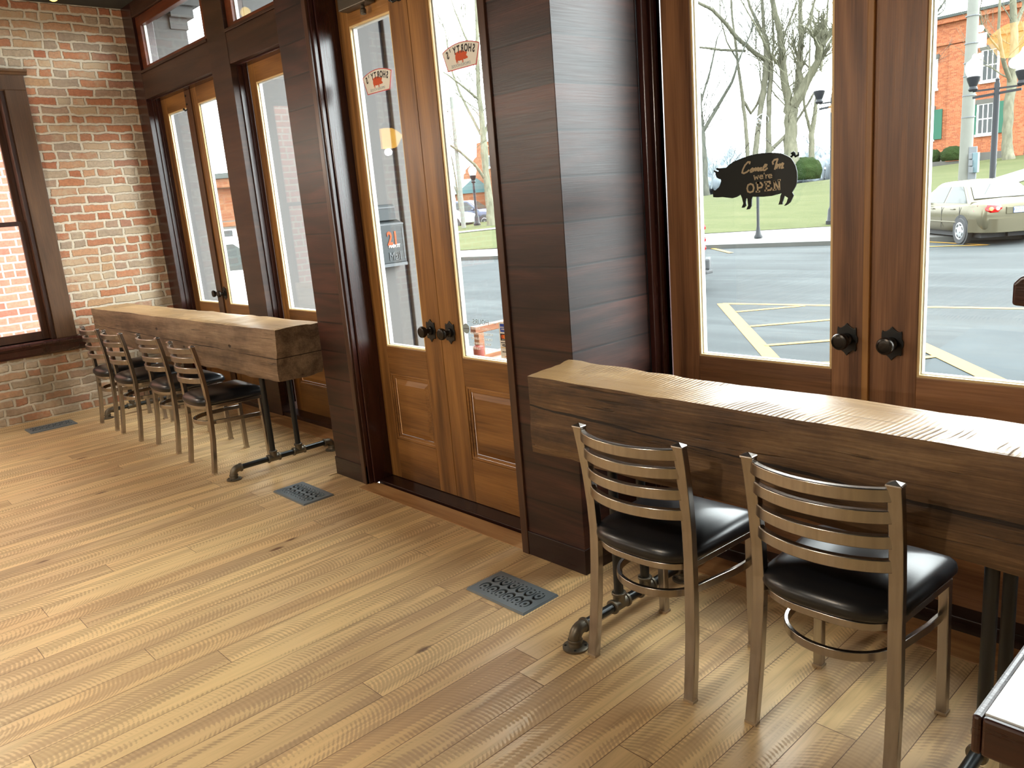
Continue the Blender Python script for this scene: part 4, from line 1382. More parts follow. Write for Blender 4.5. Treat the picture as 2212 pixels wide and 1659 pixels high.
cd = thing('window_decal', (-2.842, GY, .84), 'tall white strip of payment-card logos at the right edge of the entrance glass', 'sticker')
CXa, CXb = -2.884, -2.824
MB().box(CXa, CXb, GY - .0010, GY - .0002, .838, 1.016).build('white_strip', M['decalwhite'], cd)
cm = (CXa + CXb) / 2
MB().box(cm - .021, cm + .021, GY - .0016, GY - .0011, .968, 1.008).build('blue_square', M['blue'], cd)
lt = MB()
text_mesh(lt, 'AMERICAN', .0085, on_front(cm, GY - .0019, .991), False, .95, .0002, .0001)
text_mesh(lt, 'EXPRESS', .0085, on_front(cm + .002, GY - .0019, .981), False, .95, .0002, .0001)
lt.build('white_lettering', M['decalwhite'], cd)
MB().box(cm - .024, cm + .024, GY - .0016, GY - .0011, .925, .960).build('black_square', M['decalblack'], cd)
MB().lathe([(.0105, -.0003), (.0105, .0001)], (cm - .007, GY - .0018, .945), 'y', 20).build('red_disc', M['decalorange'], cd)
MB().lathe([(.0105, -.0003), (.0105, .0001)], (cm + .007, GY - .0021, .945), 'y', 20).build('orange_disc', M['orange'], cd)
l2 = MB()
text_mesh(l2, 'mastercard', .0075, on_front(cm, GY - .0019, .930), False, .95, .0, .0001)
l2.build('white_lettering', M['decalwhite'], cd)
MB().box(cm - .024, cm + .024, GY - .0016, GY - .0011, .9135, .9175).build('blue_rule', M['decalblack'], cd)
l3 = MB()
text_mesh(l3, 'VISA', .0175, on_front(cm, GY - .0016, .902) @ Matrix.Shear('XZ', 4, (.0, 0)), False, 1.0, .0008, .0001)
l3.build('dark_lettering', M['decalblack'], cd)
MB().box(cm - .024, cm + .024, GY - .0016, GY - .0011, .8885, .8925).build('gold_rule', M['gold'], cd)
l4 = MB()
text_mesh(l4, 'DISCOVER', .0085, on_front(cm, GY - .0016, .8695), False, .95, .0003, .0001)
l4.build('dark_lettering', M['decalblack'], cd)
MB().prism([(cm - .010, .8455), (cm + .022, .8455), (cm + .024, .863), (cm + .016, .855), (cm + .004, .849)], 'y', GY - .0016, GY - .0011).build('orange_swoosh', M['orange'], cd)

# ================================================================== lamps of the room
def pendant(loc, label, cord=True, r=.19, power=60, drop=None):
    """loc = middle of the glass shade"""
    x, y, z = loc
    t = thing('pendant_lamp', (x, y, z), label, 'lamp', 'amber pendant lamps')
    sh = MB().lathe([(.045, .085), (.07, .080), (.10, .062), (r * .78, .045), (r, .012), (r * 1.02, .0), (r * .98, -.010), (r * .8, -.05), (r * .62, -.095), (r * .45, -.105), (.001, -.107)], (x, y, z), 'z', 28)
    sh.build('glass_shade', M['shade'], t, smooth=60)
    MB().lathe([(.05, .075), (.05, .105), (.03, .125), (.012, .14)], (x, y, z), 'z', 16).build('fitting', M['brass'], t, smooth=40)
    MB().tube([(x, y, z + .135), (x, y, CEIL - .02)], .006, 8).build('stem', M['brass'], t)
    MB().lathe([(.06, -.025), (.055, -.008), (.055, 0)], (x, y, CEIL), 'z', 18).build('ceiling_canopy', M['brass'], t, smooth=40)
    li = bpy.data.lights.new('lamp_light', 'POINT')
    li.energy, li.color, li.shadow_soft_size = power, (1.0, .93, .82), .032
    lo = bpy.data.objects.new('lamp_light', li)
    COL.objects.link(lo)
    lo.location = (x, y, z - .143)
    return t
M['shade'].node_tree.nodes['Principled BSDF'].inputs['Emission Strength'].default_value = 8.5
LP = 58
pendant((-6.92, .27, 2.29), 'amber glass pendant lamp hanging near the brick wall', r=.155, power=LP)
pendant((-4.30, .15, 2.29), 'amber glass pendant lamp hanging opposite the entrance', r=.155, power=LP)
pendant((-1.66, -.04, 2.29), 'amber glass pendant lamp hanging opposite the near counter', r=.155, power=LP)
pendant((-6.9, -3.4, 2.29), 'amber glass pendant lamp at the rear by the brick wall', r=.155, power=LP)
pendant((-4.3, -3.4, 2.29), 'amber glass pendant lamp at the middle of the rear row', r=.155, power=LP)
pendant((-1.6, -3.4, 2.29), 'amber glass pendant lamp at the right of the rear row', r=.155, power=LP)
bp = at(113, -12, 6.3)
bt = thing('ceiling_bulb', bp, 'bare warm bulb on a short stem under the dark ceiling by the brick wall', 'lamp')
MB().ball(bp, .045, 16, 10, 1.15).build('bulb', M['bulb'], bt, smooth=60)
MB().tube([bp + Vector((0, 0, .05)), Vector((bp.x, bp.y, CEIL))], .016, 10).build('stem', M['brass'], bt, smooth=40)

# ================================================================== marble-topped table at the lower right corner
TZ = .905
tb = thing('pub_table', (.11, 1.23, 0), 'marble-topped pub table with dark wooden edge, cut by the lower right picture corner', 'table')
ty0, ty1, tx0, tx1 = 1.0, 1.56, -.292, .55
MB().box(tx0 + .012, tx1 - .022, ty0 + .012, ty1 - .022, TZ - .012, TZ + .001).build('marble_top', M['marble'], tb, bevel=.001)
MB().box(tx0, tx0 + .012, ty0, ty1, TZ - .055, TZ).box(tx1 - .022, tx1, ty0, ty1, TZ - .055, TZ).box(tx0 + .012, tx1 - .022, ty0, ty0 + .012, TZ - .055, TZ).box(tx0 + .012, tx1 - .022, ty1 - .022, ty1, TZ - .055, TZ).box(tx0 + .012, tx1 - .022, ty0 + .012, ty1 - .022, TZ - .055, TZ - .013).build('table_edge', M['tabledge'], tb, bevel=.004)
MB().box(tx0 + .055, tx1 - .055, ty0 + .05, ty1 - .05, TZ - .13, TZ - .055).build('apron', M['tabledge'], tb, bevel=.003)
for (px, py) in ((tx0 + .045, ty0 + .045), (tx0 + .045, ty1 - .06), (tx1 - .05, ty0 + .045), (tx1 - .05, ty1 - .06)):
    lg = MB().tube([(px, py, .02), (px, py, TZ - .075)], .0165, 14).build('pipe_leg', M['cast'], tb, smooth=40)
    MB().lathe([(.026, -.014), (.026, .014)], (px, py, TZ - .115), 'z', 18).lathe([(.022, -.02), (.022, .012)], (px, py, TZ - .072), 'z', 16).build('coupling', M['cast'], lg, bevel=.003)
    MB().lathe([(.047, 0), (.047, .007), (.026, .010), (.025, .026), (.018, .026)], (px, py, 0), 'z', 24).build('flange', M['cast'], lg, smooth=35)

# dark bar stool whose back corner shows at the right edge
sp = at(2187, 612, 1.5)
st = thing('bar_stool', (sp.x + .20, sp.y + .12, 0), 'dark wooden bar stool whose back-rail corner shows at the right picture edge', 'stool')
sx0, sy = sp.x, sp.y
rl = MB()
prof = [(sx0, sp.z), (sx0 + .012, sp.z + .012), (sx0 + .05, sp.z + .028), (sx0 + .12, sp.z + .042), (sx0 + .20, sp.z + .046), (sx0 + .28, sp.z + .042), (sx0 + .35, sp.z + .028), (sx0 + .388, sp.z + .012), (sx0 + .40, sp.z),
        (sx0 + .40, sp.z - .042), (sx0 + .36, sp.z - .046), (sx0 + .30, sp.z - .058), (sx0 + .20, sp.z - .064), (sx0 + .10, sp.z - .058), (sx0 + .04, sp.z - .046), (sx0, sp.z - .042)]
rl.prism(prof, 'y', sy, sy + .022)
rl.build('top_rail', M['tabledge'], st, bevel=.006, seg=3)
SZ = .76
for xx in (sx0 + .135, sx0 + .345):
    MB().bar([(xx, sy + .012, sp.z - .046), (xx, sy + .03, SZ)], .026, .022, up=(0, 1, 0)).bar([(xx, sy + .03, SZ), (xx, sy + .035, 0)], .032, .03, up=(0, 1, 0)).build('back_leg', M['tabledge'], st, bevel=.004)
    MB().bar([(xx, sy + .33, SZ - .02), (xx, sy + .345, 0)], .032, .03, up=(0, 1, 0)).build('front_leg', M['tabledge'], st, bevel=.004)
for k in range(5):
    xx = sx0 + .170 + .033 * k
    MB().tube([(xx, sy + .013, sp.z - .055), (xx, sy + .03, SZ + .02)], .007, 8).build('spindle', M['tabledge'], st, smooth=50)
MB().box(sx0 + .115, sx0 + .38, sy + .005, sy + .37, SZ - .02, SZ + .022).build('seat', M['tabledge'], st, bevel=.012, seg=3)
MB().box(sx0 + .135, sx0 + .345, sy + .035, sy + .055, .25, .285).box(sx0 + .135, sx0 + .345, sy + .325, sy + .345, .25, .285).build('foot_rail', M['tabledge'], st, bevel=.003)

# ================================================================== outside: ground
def gz(y):
    return -.37


def onroad(u, v, dz=0):
    d = at(u, v, 1) - Vector((0, 0, CAM_H))
    t = (-.37 + dz - CAM_H) / d.z
    return Vector((0, 0, CAM_H)) + d * t


gm = MB()
gm.add([(-140, 3.0, gz(3.0)), (60, 3.0, gz(3)), (60, 120, gz(120)), (-140, 120, gz(120))], [(0, 1, 2, 3)])
gm.add([(-140, 2.0, -.6), (60, 2, -.6), (60, 3.0, -.6), (-140, 3.0, -.6)], [(0, 1, 2, 3)])
struct('ground', gm, M['asphalt'], 'worn grey asphalt street and parking lot')
struct('sidewalk', MB().box(-40, 30, 3.06, 6.1, -.4, -.11), M['concrete'], 'pale concrete sidewalk along the shop front', bevel=.02)
_k = [onroad(*p, .12) for p in ((989, 555), (1083.5, 551.8), (1524.8, 528.6), (1798, 519.5))]
KF = [(-70, _k[0].y - 16), (-45, _k[0].y - 8)] + [(p.x, p.y) for p in _k] + [(0, _k[3].y + 2.2), (30, _k[3].y + 6)]
_k = [onroad(*p, .16) for p in ((985.5, 541.9), (1081.8, 536.8), (1525, 505), (1798, 489))]
KB = [(-76, _k[0].y - 16), (-50, _k[0].y - 8)] + [(p.x, p.y) for p in _k] + [(0, _k[3].y + 3.5), (30, _k[3].y + 8)]


def interp(tab, x):
    for (a, b), (c, d) in zip(tab, tab[1:]):
        if x <= c:
            return b + (d - b) * (x - a) / (c - a)
    return tab[-1][1]


wk = MB()
ws = []
for a, b in zip(KF, KB):
    ws += [(a[0], a[1], gz(a[1]) + .11), (b[0], b[1], gz(b[1]) + .16)]
wk.add(ws, [(2 * i, 2 * i + 2, 2 * i + 3, 2 * i + 1) for i in range(len(KF) - 1)])
struct('sidewalk_across', wk, M['concrete'], 'bright concrete walk between the parking lot and the lawn')
kb = MB()
kb.bar([(a[0], a[1] - .02, gz(a[1]) + .05) for a in KF], .16, .13)
struct('kerb', kb, M['kerb'], 'grey kerb along the far walk')


def lz(x, y):
    d = max(0.0, y - interp(KB, x))
    sl = max(.028, min(.082, .043 + .0022 * (x + 29)))
    k = min(d, 24.0)
    return -.37 + .17 + sl * k + (d - k) * (.012 if x > -18 else -.012) + .04 * mnoise.noise(Vector((x * .08, y * .08, 0)))


lw = MB()
nx, ny = 60, 40
vs = []
for j in range(ny + 1):
    for i in range(nx + 1):
        x = -74 + 104 * i / nx
        y = interp(KB, x) + 75 * (j / ny) ** 1.4
        vs.append((x, y, lz(x, y)))
lw.add(vs, [(j * (nx + 1) + i, j * (nx + 1) + i + 1, (j + 1) * (nx + 1) + i + 1, (j + 1) * (nx + 1) + i) for j in range(ny) for i in range(nx)])
tag(lw.build('lawn', M['lawn'], None, smooth=60), 'sloping winter lawn across the street', 'lawn', None, 'structure')


def onlawn(u, v):
    lo, hi = 18.0, 110.0
    prev = None
    D = lo
    while D < hi:
        p = at(u, v, D)
        if p.z < lz(p.x, p.y):
            return at(u, v, D - .1)
        D += .2
    return at(u, v, 48)


def ribbon(pts, w, up=.03):
    mb = MB()
    vs = []
    for i, p in enumerate(pts):
        a, b = pts[max(0, i - 1)], pts[min(len(pts) - 1, i + 1)]
        d = (Vector(b) - Vector(a))
        n = Vector((-d.y, d.x, 0)).normalized() * w / 2
        for s in (-1, 1):
            q = Vector(p) + n * s
            vs.append((q.x, q.y, lz(q.x, q.y) + up))
    mb.add(vs, [(2 * i, 2 * i + 2, 2 * i + 3, 2 * i + 1) for i in range(len(pts) - 1)])
    return mb


pa, pb = onlawn(960, 506), onlawn(1082, 493)
dv = (pb - pa)
struct('lawn_path', ribbon([pa - dv * 1.5 + dv * .25 * k for k in range(18)], 1.3), M['concrete'], 'pale path crossing the lawn')
struct('lawn_path_rear', ribbon([onlawn(2150, 398).lerp(onlawn(2215, 377), k / 6 * 3) for k in range(7)], 1.6), M['concrete'], 'pale path behind the parked car')

# road markings
LZ = [.003]


def line(mb, p, q, w):
    LZ[0] += .0009
    p, q = Vector(p), Vector(q)
    d = (q - p)
    d.z = 0
    n = Vector((-d.y, d.x, 0)).normalized() * w / 2
    mb.add([(r.x, r.y, gz(r.y) + LZ[0]) for r in (p - n, q - n, q + n, p + n)], [(0, 1, 2, 3)])


mk = MB()
A, Bq, Cq = onroad(1560, 656), onroad(1798, 660), onroad(1668, 775)
E1 = A + (Bq - A) * 3.4
line(mk, A, E1, .12)
line(mk, A, A + (Cq - A) * 1.5, .17)
for (a, b) in (((1591, 674), (1737, 661)), ((1615, 706), (1798, 691)), ((1653, 747), (1798, 736)), ((1690, 789), (1798, 785))):
    p, q = onroad(*a), onroad(*b)
    line(mk, p, p + (q - p) * (1 if b[1] == 661 else 1.75), .10)
tag(mk.build('hatched_parking_marking', M['yellow'], None), 'yellow hatched triangle painted on the asphalt near the shop', 'road marking', 'yellow road markings')
m2 = MB()
p, q = onroad(1991, 748), onroad(2150, 823)
line(m2, p - (q - p) * .4, q + (q - p) * .5, .19)
p2, q2 = onroad(1989, 775), onroad(2020, 771)
line(m2, p2 - (q2 - p2) * 2, q2, .09)
tag(m2.build('parking_line_marking', M['yellow'], None), 'wide yellow stripe on the asphalt under the right door glass', 'road marking', 'yellow road markings')
m3 = MB()
line(m3, onroad(2134, 530), onroad(1985, 522), .14)
line(m3, onroad(2134, 530), onroad(1985, 534), .14)
tag(m3.build('parking_line_marking', M['yellow'], None), 'yellow wedge of lines beneath the parked champagne car', 'road marking', 'yellow road markings')
m4 = MB()
line(m4, onroad(1579, 547) , onroad(1523, 533), .14)
tag(m4.build('parking_line_marking', M['yellow'], None), 'short yellow line beside the silver-grey vehicle', 'road marking', 'yellow road markings')
m5 = MB()
line(m5, onroad(1785, 519.5), onroad(1840, 524), .14)
tag(m5.build('parking_line_marking', M['yellow'], None), 'yellow line end at the kerb beside the door stile', 'road marking', 'yellow road markings')
pc = MB()
pts = [onroad(*p) for p in ((2105, 705), (2165, 703), (2290, 716), (2330, 850), (2100, 850), (1990, 806), (2030, 752))]
pc.add([(p.x, p.y, gz(p.y) + .002) for p in pts], [list(range(len(pts)))])
struct('asphalt_patch', pc, M['patch'], 'smoother bluish patch in the asphalt')

# ================================================================== outside: wooden bench and wall mailbox
bn = thing('bench', (-4.3, 4.55, -.11), 'orange wooden bench with a red post on the sidewalk outside the entrance', 'bench')
for k, bx in enumerate((-5.0, -3.45)):
    MB().box(bx - .035, bx + .035, 4.12, 5.0, .545, .60).build('arm_rail', M['benchwood'], bn, bevel=.006)
    MB().box(bx - .035, bx + .035, 4.18, 4.96, .30, .36).build('end_rail', M['benchwood'], bn, bevel=.006)
    fp_ = MB().box(bx - .032, bx + .032, 4.15, 4.21, -.11, .545).build('front_post', M['benchwood'], bn, bevel=.006)
    MB().lathe([(.046, -.10), (.046, .43), (.03, .445)], (bx, 4.165, 0), 'z', 14).build('post_sleeve', M['benchred'], fp_, smooth=40)
    MB().box(bx - .04, bx + .04, 4.90, 4.98, -.11, .90).build('rear_post', M['benchwood'], bn, bevel=.006)
for k in range(4):
    MB().box(-4.97, -3.48, 4.22 + .17 * k, 4.36 + .17 * k, .30, .33).build('seat_slat', M['benchwood'], bn, bevel=.004)
for k in range(2):
    MB().box(-4.97, -3.48, 4.91, 4.94, .62 + .13 * k, .72 + .13 * k).build('back_slat', M['benchwood'], bn, bevel=.004)
rb = thing('red_bottle', (-4.82, 4.40, .36), 'small red object on the bench outside the entrance', 'bottle')
MB().lathe([(.025, -.09), (.03, -.08), (.03, .05), (.015, .09), (.012, .11)], (-4.78, 4.45, .395 - .03), 'x', 14).build('body', M['decalred'], rb, smooth=50)

mx = -4.003
ml = thing('mailbox', (mx, 2.72, 1.26), 'dark grey wall mailbox numbered 21 outside the left entrance leaf', 'mailbox')
yA, yB = 2.625, 2.795
MB().prism([(mx, 1.262), (mx + .055, 1.262), (mx + .062, 1.285), (mx + .062, 1.50), (mx + .05, 1.512), (mx, 1.530)], 'y', yA, yB).build('box', M['mailbox'], ml, bevel=.004)
MB().prism([(mx, 1.53), (mx + .03, 1.525), (mx + .03, 1.60), (mx + .012, 1.618), (mx, 1.618)], 'y', yA, yB - .022).build('raised_lid', M['mailbox'], ml, bevel=.004)
MB().box(mx + .03, mx + .034, yA + .0, yB - .03, 1.596, 1.604).box(mx + .062, mx + .0645, yA, yB, 1.500, 1.508).box(mx + .062, mx + .064, yB - .014, yB - .009, 1.30, 1.48).box(mx + .055, mx + .066, yA, yB, 1.262, 1.280).build('lid_edge', M['utilgrey'], ml)


def on_side(x, y, z):
    """lettering on a +X face, read from +X: text runs towards +Y"""
    return Matrix.Translation((x, y, z)) @ Matrix.Rotation(PI / 2, 4, 'Z') @ Matrix.Rotation(PI / 2, 4, 'X')


nm = MB()
text_mesh(nm, '21', .105, on_side(mx + .0645, 2.709, 1.420) @ Matrix.Diagonal((.72, 1, 1, 1)), False, 1.05, .003, .0006)
nm.build('house_number', M['numorange'], ml)
n2 = MB()
text_mesh(n2, 'MAIN ST', .026, on_side(mx + .0645, 2.716, 1.378) @ Matrix.Diagonal((.8, 1, 1, 1)), False, 1.0, .001, .0006)
n2.build('street_lettering', M['decalwhite'], ml)
n3 = MB()
text_mesh(n3, 'Mail', .07, on_side(mx + .0645, 2.715, 1.318) @ Matrix.Shear('XZ', 4, (0, 0)) @ Matrix.Diagonal((.75, 1, 1, 1)), False, 1.0, .0, .0012)
n3.build('mail_lettering', M['utilgrey'], ml)

# ================================================================== vehicles
def car(name, loc, heading, paint, label, kind='sedan', L=4.5, W=1.7, Hh=1.48, plate=None, detail=True):
    """local frame: +x forward, +y left, z up, origin on the ground under the middle"""
    t = thing(name, loc, label, 'car', None, heading)
    h = L / 2
    suv = kind == 'suv'
    zb = .95 if not suv else 1.08                          # belt line
    zl = .24 if not suv else .34
    if suv:
        secs = [(-h, .80, .42, .98), (-h + .05, .86, zl, 1.06), (-h + .9, .87, zl, zb), (0, .87, zl, zb), (h - 1.2, .87, zl, zb - .02), (h - .5, .84, zl, .98), (h - .1, .76, zl, .86), (h, .66, .40, .72)]
    else:
        secs = [(-h, .72, .36, .90), (-h + .06, .79, .27, .99), (-h + .45, .84, zl, 1.01), (-h + .9, .85, zl, .99), (0, .85, zl, .95), (h - 1.35, .85, zl, .93), (h - .6, .82, zl, .86), (h - .12, .74, .26, .74), (h, .62, .34, .64)]
    k = W / 1.7
    vs, n = [], 14
    for x, hw, z0, z1 in secs:
        hw *= k
        half = [(0, z0), (hw * .80, z0), (hw * .95, z0 + .07), (hw, z0 + (z1 - z0) * .40), (hw * 1.0, z0 + (z1 - z0) * .66), (hw * .965, z1 - .06), (hw * .90, z1), (0, z1 + .025)]
        ring = half + [(-a, b) for a, b in half[-2:0:-1]]
        n = len(ring)
        vs += [(x, a, b) for a, b in ring]
    fs = [(i * n + m, i * n + (m + 1) % n, (i + 1) * n + (m + 1) % n, (i + 1) * n + m) for i in range(len(secs) - 1) for m in range(n)]
    fs += [list(range(n))[::-1], [(len(secs) - 1) * n + m for m in range(n)]]
    bo = MB().add(vs, fs).build('body', paint, t, smooth=75, local=True)
    sd = bo.modifiers.new('smooth', 'SUBSURF')
    sd.levels = sd.render_levels = 2
    bpy.context.view_layer.update()
    bo = bo.evaluated_get(bpy.context.evaluated_depsgraph_get())
    # greenhouse
    if suv:
        pr = [(-h + .10, zb - .02), (-h + .28, Hh - .12), (-h + .45, Hh - .02), (-h + 1.4, Hh), (h - 2.15, Hh - .03), (h - 1.25, zb - .03)]
    else:
        pr = [(-h + .62, zb + .03), (-h + 1.28, Hh - .06), (-h + 1.55, Hh - .01), (-.15, Hh), (.35, Hh - .04), (h - 1.12, zb - .03)]

    def hwz(z):
        return k * (.80 - (.80 - .56) * max(0, (z - zb)) / (Hh - zb))
    def ztop(x):
        for (a, b), (c, d) in zip(pr, pr[1:]):
            if a <= x <= c:
                return b + (d - b) * (x - a) / (c - a)
        return zb
    vs, st_ = [], []
    xa, xb = pr[0][0], pr[-1][0]
    NX = 40
    for i in range(NX + 1):
        x = xa + (xb - xa) * i / NX
        zt = sum(ztop(min(xb, max(xa, x + o))) for o in (-.10, -.05, 0, .05, .10)) / 5
        zt = max(zt, zb + .005)
        hr = min(.07, (zt - zb) * .35)
        half = [(hwz(zb) + .012, zb - .10), (hwz(zb), zb)]
        for f in (.33, .66, 1):
            z = zb + (zt - hr - zb) * f
            half.append((hwz(z), z))
        w1 = hwz(zt - hr)
        for a in (30, 60, 90):
            half.append((w1 - hr * 1.3 * (1 - math.cos(math.radians(a))), zt - hr + hr * math.sin(math.radians(a))))
        half.append((0, zt + .018))
        ring = [(a, b) for a, b in half] + [(-a, b) for a, b in half[-2::-1]]
        n2 = len(ring)
        vs += [(x, a, b) for a, b in ring]
    fs = [(i * n2 + m, i * n2 + m + 1, (i + 1) * n2 + m + 1, (i + 1) * n2 + m) for i in range(NX) for m in range(n2 - 1)] + [list(range(n2))[::-1], [NX * n2 + m for m in range(n2)]]
    g = MB().add(vs, fs).build('cabin', paint, t, smooth=40, local=True)
    # panes slightly proud of the cabin
    for s in (-1, 1):
        x0, x1 = pr[0][0], pr[-1][0]
        zz0, zz1 = zb + .02, Hh - .13

        def edge(z, front):
            seg = pr[3:] if front else pr[:4]
            for (a, b), (c, d) in zip(seg, seg[1:]):
                lo, hi = sorted((b, d))
                if lo <= z <= hi and abs(d - b) > 1e-6:
                    return a + (c - a) * (z - b) / (d - b)
            return seg[-1][0] if front else seg[0][0]
        mid = (-.35 if not suv else -.25)
        wins = [(lambda z: edge(z, False) + (.17 if not suv else .2), lambda z: mid - .04), (lambda z: mid + .04, lambda z: edge(z, True) - .16)]
        if suv:
            m2 = mid - 1.0
            wins = [(lambda z: edge(z, False) + .16, lambda z: m2 - .04), (lambda z: m2 + .04, lambda z: mid - .04), (lambda z: mid + .04, lambda z: edge(z, True) - .16)]
        for fa, fb_ in wins:
            zs = [zz0, zz0 + (zz1 - zz0) * .55, zz1]
            o = [(fa(z), s * (hwz(z) + .006), z) for z in zs] + [(fb_(z), s * (hwz(z) + .006), z) for z in zs[::-1]]
            MB().add(o, [list(range(len(o)))]).build('side_window', M['carglass'], t, local=True)
    for nm, (a, b) in (('rear_window', (pr[0], pr[1])), ('windscreen', (pr[-1], pr[-2]))):
        A, Bz = Vector((a[0], 0, a[1])), Vector((b[0], 0, b[1]))
        nrm = Vector((-(Bz - A).z, 0, (Bz - A).x)).normalized() * (1 if nm == 'rear_window' else -1) * .028
        p, q2 = A.lerp(Bz, .14) + nrm, A.lerp(Bz, .86) + nrm
        o = [(p.x, -hwz(p.z) + .07, p.z), (p.x, hwz(p.z) - .07, p.z), (q2.x, hwz(q2.z) - .07, q2.z), (q2.x, -hwz(q2.z) + .07, q2.z)]
        MB().add(o, [(0, 1, 2, 3)]).build(nm, M['carglass'] if not (nm == 'rear_window' and not suv) else M['carglass'], t, local=True)
    R = .315 if not suv else .36
    yw = k * .85
    for wx in (-h + .95, h - .88):
        for s in (-1, 1):
            MB().lathe([(R + .055, -.02), (R + .055, .006)], (wx, s * (yw - .008), R + .02), 'y', 26).build('wheel_arch', M['under'], t, local=True)
            w = MB().lathe([(R * .62, -.09), (R * .94, -.09), (R, -.06), (R, .06), (R * .94, .09), (R * .66, .09), (R * .64, .07)], (wx, s * (yw - .07), R), 'y', 28).build('wheel', M['rubber'], t, smooth=40, local=True)
            yo = s * (yw + .010)
            hb = MB().lathe([(R * .66, -.012), (R * .66, .012), (R * .60, .016), (R * .57, .008), (.05, .010), (.045, .022), (.001, .024)] if s > 0 else [(R * .66, .012), (R * .66, -.012), (R * .60, -.016), (R * .57, -.008), (.05, -.010), (.045, -.022), (.001, -.024)], (wx, yo, R), 'y', 24)
            hb.build('hubcap', M['wheel'], w, smooth=40, local=True)
            sp_ = MB()
            for a in range(7):
                c, d = math.cos(2 * PI * a / 7), math.sin(2 * PI * a / 7)
                c2, d2 = math.cos(2 * PI * (a + .5) / 7), math.sin(2 * PI * (a + .5) / 7)
                rr, tw = R * .42, .042
                sp_.add([(wx + rr * c - tw * d, yo + s * .0145, R + rr * d + tw * c), (wx + rr * c + tw * d, yo + s * .0145, R + rr * d - tw * c), (wx + R * .54 * c + tw * d, yo + s * .0145, R + R * .54 * d - tw * c), (wx + R * .54 * c - tw * d, yo + s * .0145, R + R * .54 * d + tw * c)], [(0, 1, 2, 3)])
            sp_.build('hubcap_opening', M['under'], w, local=True)
    MB().box(-h + .35, h - .4, -k * .66, k * .66, .16, zl + .05).box(-h + .25, -h + .5, -.5, .1, .17, .3).build('underbody', M['under'], t, local=True)
    # lamps, bumper, handles, mirrors
    if not suv:
        for s in (-1, 1):
            c0 = Vector((-h + .02, s * k * .60, .84))
            prf = [(-.22, .0), (-.19, .075), (-.05, .098), (.10, .098), (.20, .085), (.26, .03), (.24, -.060), (.05, -.095), (-.12, -.085)]

            def skin(yy, zz):
                for shrink in (1, .97, .93, .89, .85):
                    ok, loc_, n_, i_ = bo.ray_cast(Vector((-h - 3, yy * shrink, zz)), Vector((1, 0, 0)))
                    if ok:
                        return loc_.x, yy * shrink
                return -h + .3, yy * .85
            vs2, inn = [], []
            rings_ = ((1.0, .004), (.93, -.016), (.55, -.026), (.02, -.028))
            for sc_, o_ in rings_:
                for a, b in prf:
                    xx, yy = skin(c0.y + s * a * sc_, c0.z + b * sc_)
                    vs2.append((xx + o_, yy, c0.z + b * sc_))
            mm = len(prf)
            tf = [(r_ * mm + i, r_ * mm + (i + 1) % mm, (r_ + 1) * mm + (i + 1) % mm, (r_ + 1) * mm + i) for r_ in range(len(rings_) - 1) for i in range(mm)]
            tl = MB().add(vs2, tf + [[(len(rings_) - 1) * mm + i for i in range(mm)]]).build('tail_lamp', M['tailred'], t, smooth=60, local=True)
            for a, mtl, nm in ((-.105, M['tailclear'], 'reverse_lens'), (.035, M['amber'], 'turn_lens')):
                xx, yy = skin(c0.y + s * a, c0.z)
                MB().lathe([(.045, .0), (.043, -.034), (.001, -.040)], (xx, yy, c0.z), 'x', 18).build(nm, mtl, tl, local=True)
        bpts = []
        for i in range(25):
            q = -1 + 2 * i / 24
            bpts.append((-h - .075 + .62 * abs(q) ** 4.5, k * .835 * math.copysign(min(1, abs(q) ** .8), q), .47))
        MB().sweep(bpts, [(-.05, -.17), (.035, -.19), (.045, -.05), (.05, .06), (.02, .125), (-.05, .14)], True, False, (0, 0, 1)).build('rear_bumper', paint, t, smooth=50, local=True)
        MB().box(-h - .015, -h + .06, -.30, .30, .70, .86).build('plate_recess', paint, t, local=True, bevel=.01)
    else:
        for s in (-1, 1):
            tl = MB().box(-h - .02, -h + .10, s * k * .74 - .08, s * k * .74 + .09, .80, 1.22).build('tail_lamp', M['cargrey'], t, local=True, bevel=.015)
            for zc, mtl, nm in ((1.17, M['tailred'], 'upper_lens'), (.95, M['tailred'], 'stop_lens'), (.80, M['tailred'], 'turn_lens')):
                MB().lathe([(.062, .03), (.060, -.012), (.04, -.022), (.001, -.026)], (-h - .02, s * k * .78, zc), 'x', 18).build(nm, mtl, tl, local=True)
            MB().lathe([(.03, .0), (.03, -.012), (.001, -.014)], (-h - .044, s * k * .78, .80), 'x', 14).build('amber_lens', M['amber'], tl, local=True)
        MB().bar([(-h + .35, -k * .88, .50), (-h - .06, -k * .84, .50), (-h - .13, 0, .50), (-h - .06, k * .84, .50), (-h + .35, k * .88, .50)], .16, .20).build('rear_bumper', M['under'], t, local=True, bevel=.03)
        MB().bar([(-h - .02, -k * .90, .36), (-h - .17, -k * .80, .36), (-h - .2, 0, .36), (-h - .17, k * .80, .36), (-h - .02, k * .90, .36)], .10, .06).build('bumper_step', M['under'], t, local=True, bevel=.015)
    for s in (-1, 1):
        MB().ball((.78 if not suv else .7, s * (k * .85 + .09), zb + .07), .085, 12, 8, .75).build('wing_mirror', paint, t, smooth=60, local=True)
        for x in (-.95, .12):
            MB().box(x, x + .17, s * k * .845 - .02, s * k * .845 + .02, zb - .135, zb - .11).build('door_handle', paint, t, local=True, bevel=.008)
        MB().box(-1.15, .95, s * k * .85 - .012, s * k * .85 + .012, .50, .535).build('side_moulding', paint, t, local=True, bevel=.008)
        sm = MB()
        for x in (-1.22, -.32, .95):
            sm.box(x, x + .005, s * k * .847 - .006, s * k * .847 + .006, zl + .12, zb - .07)
        sm.build('door_seam', M['under'], t, local=True)
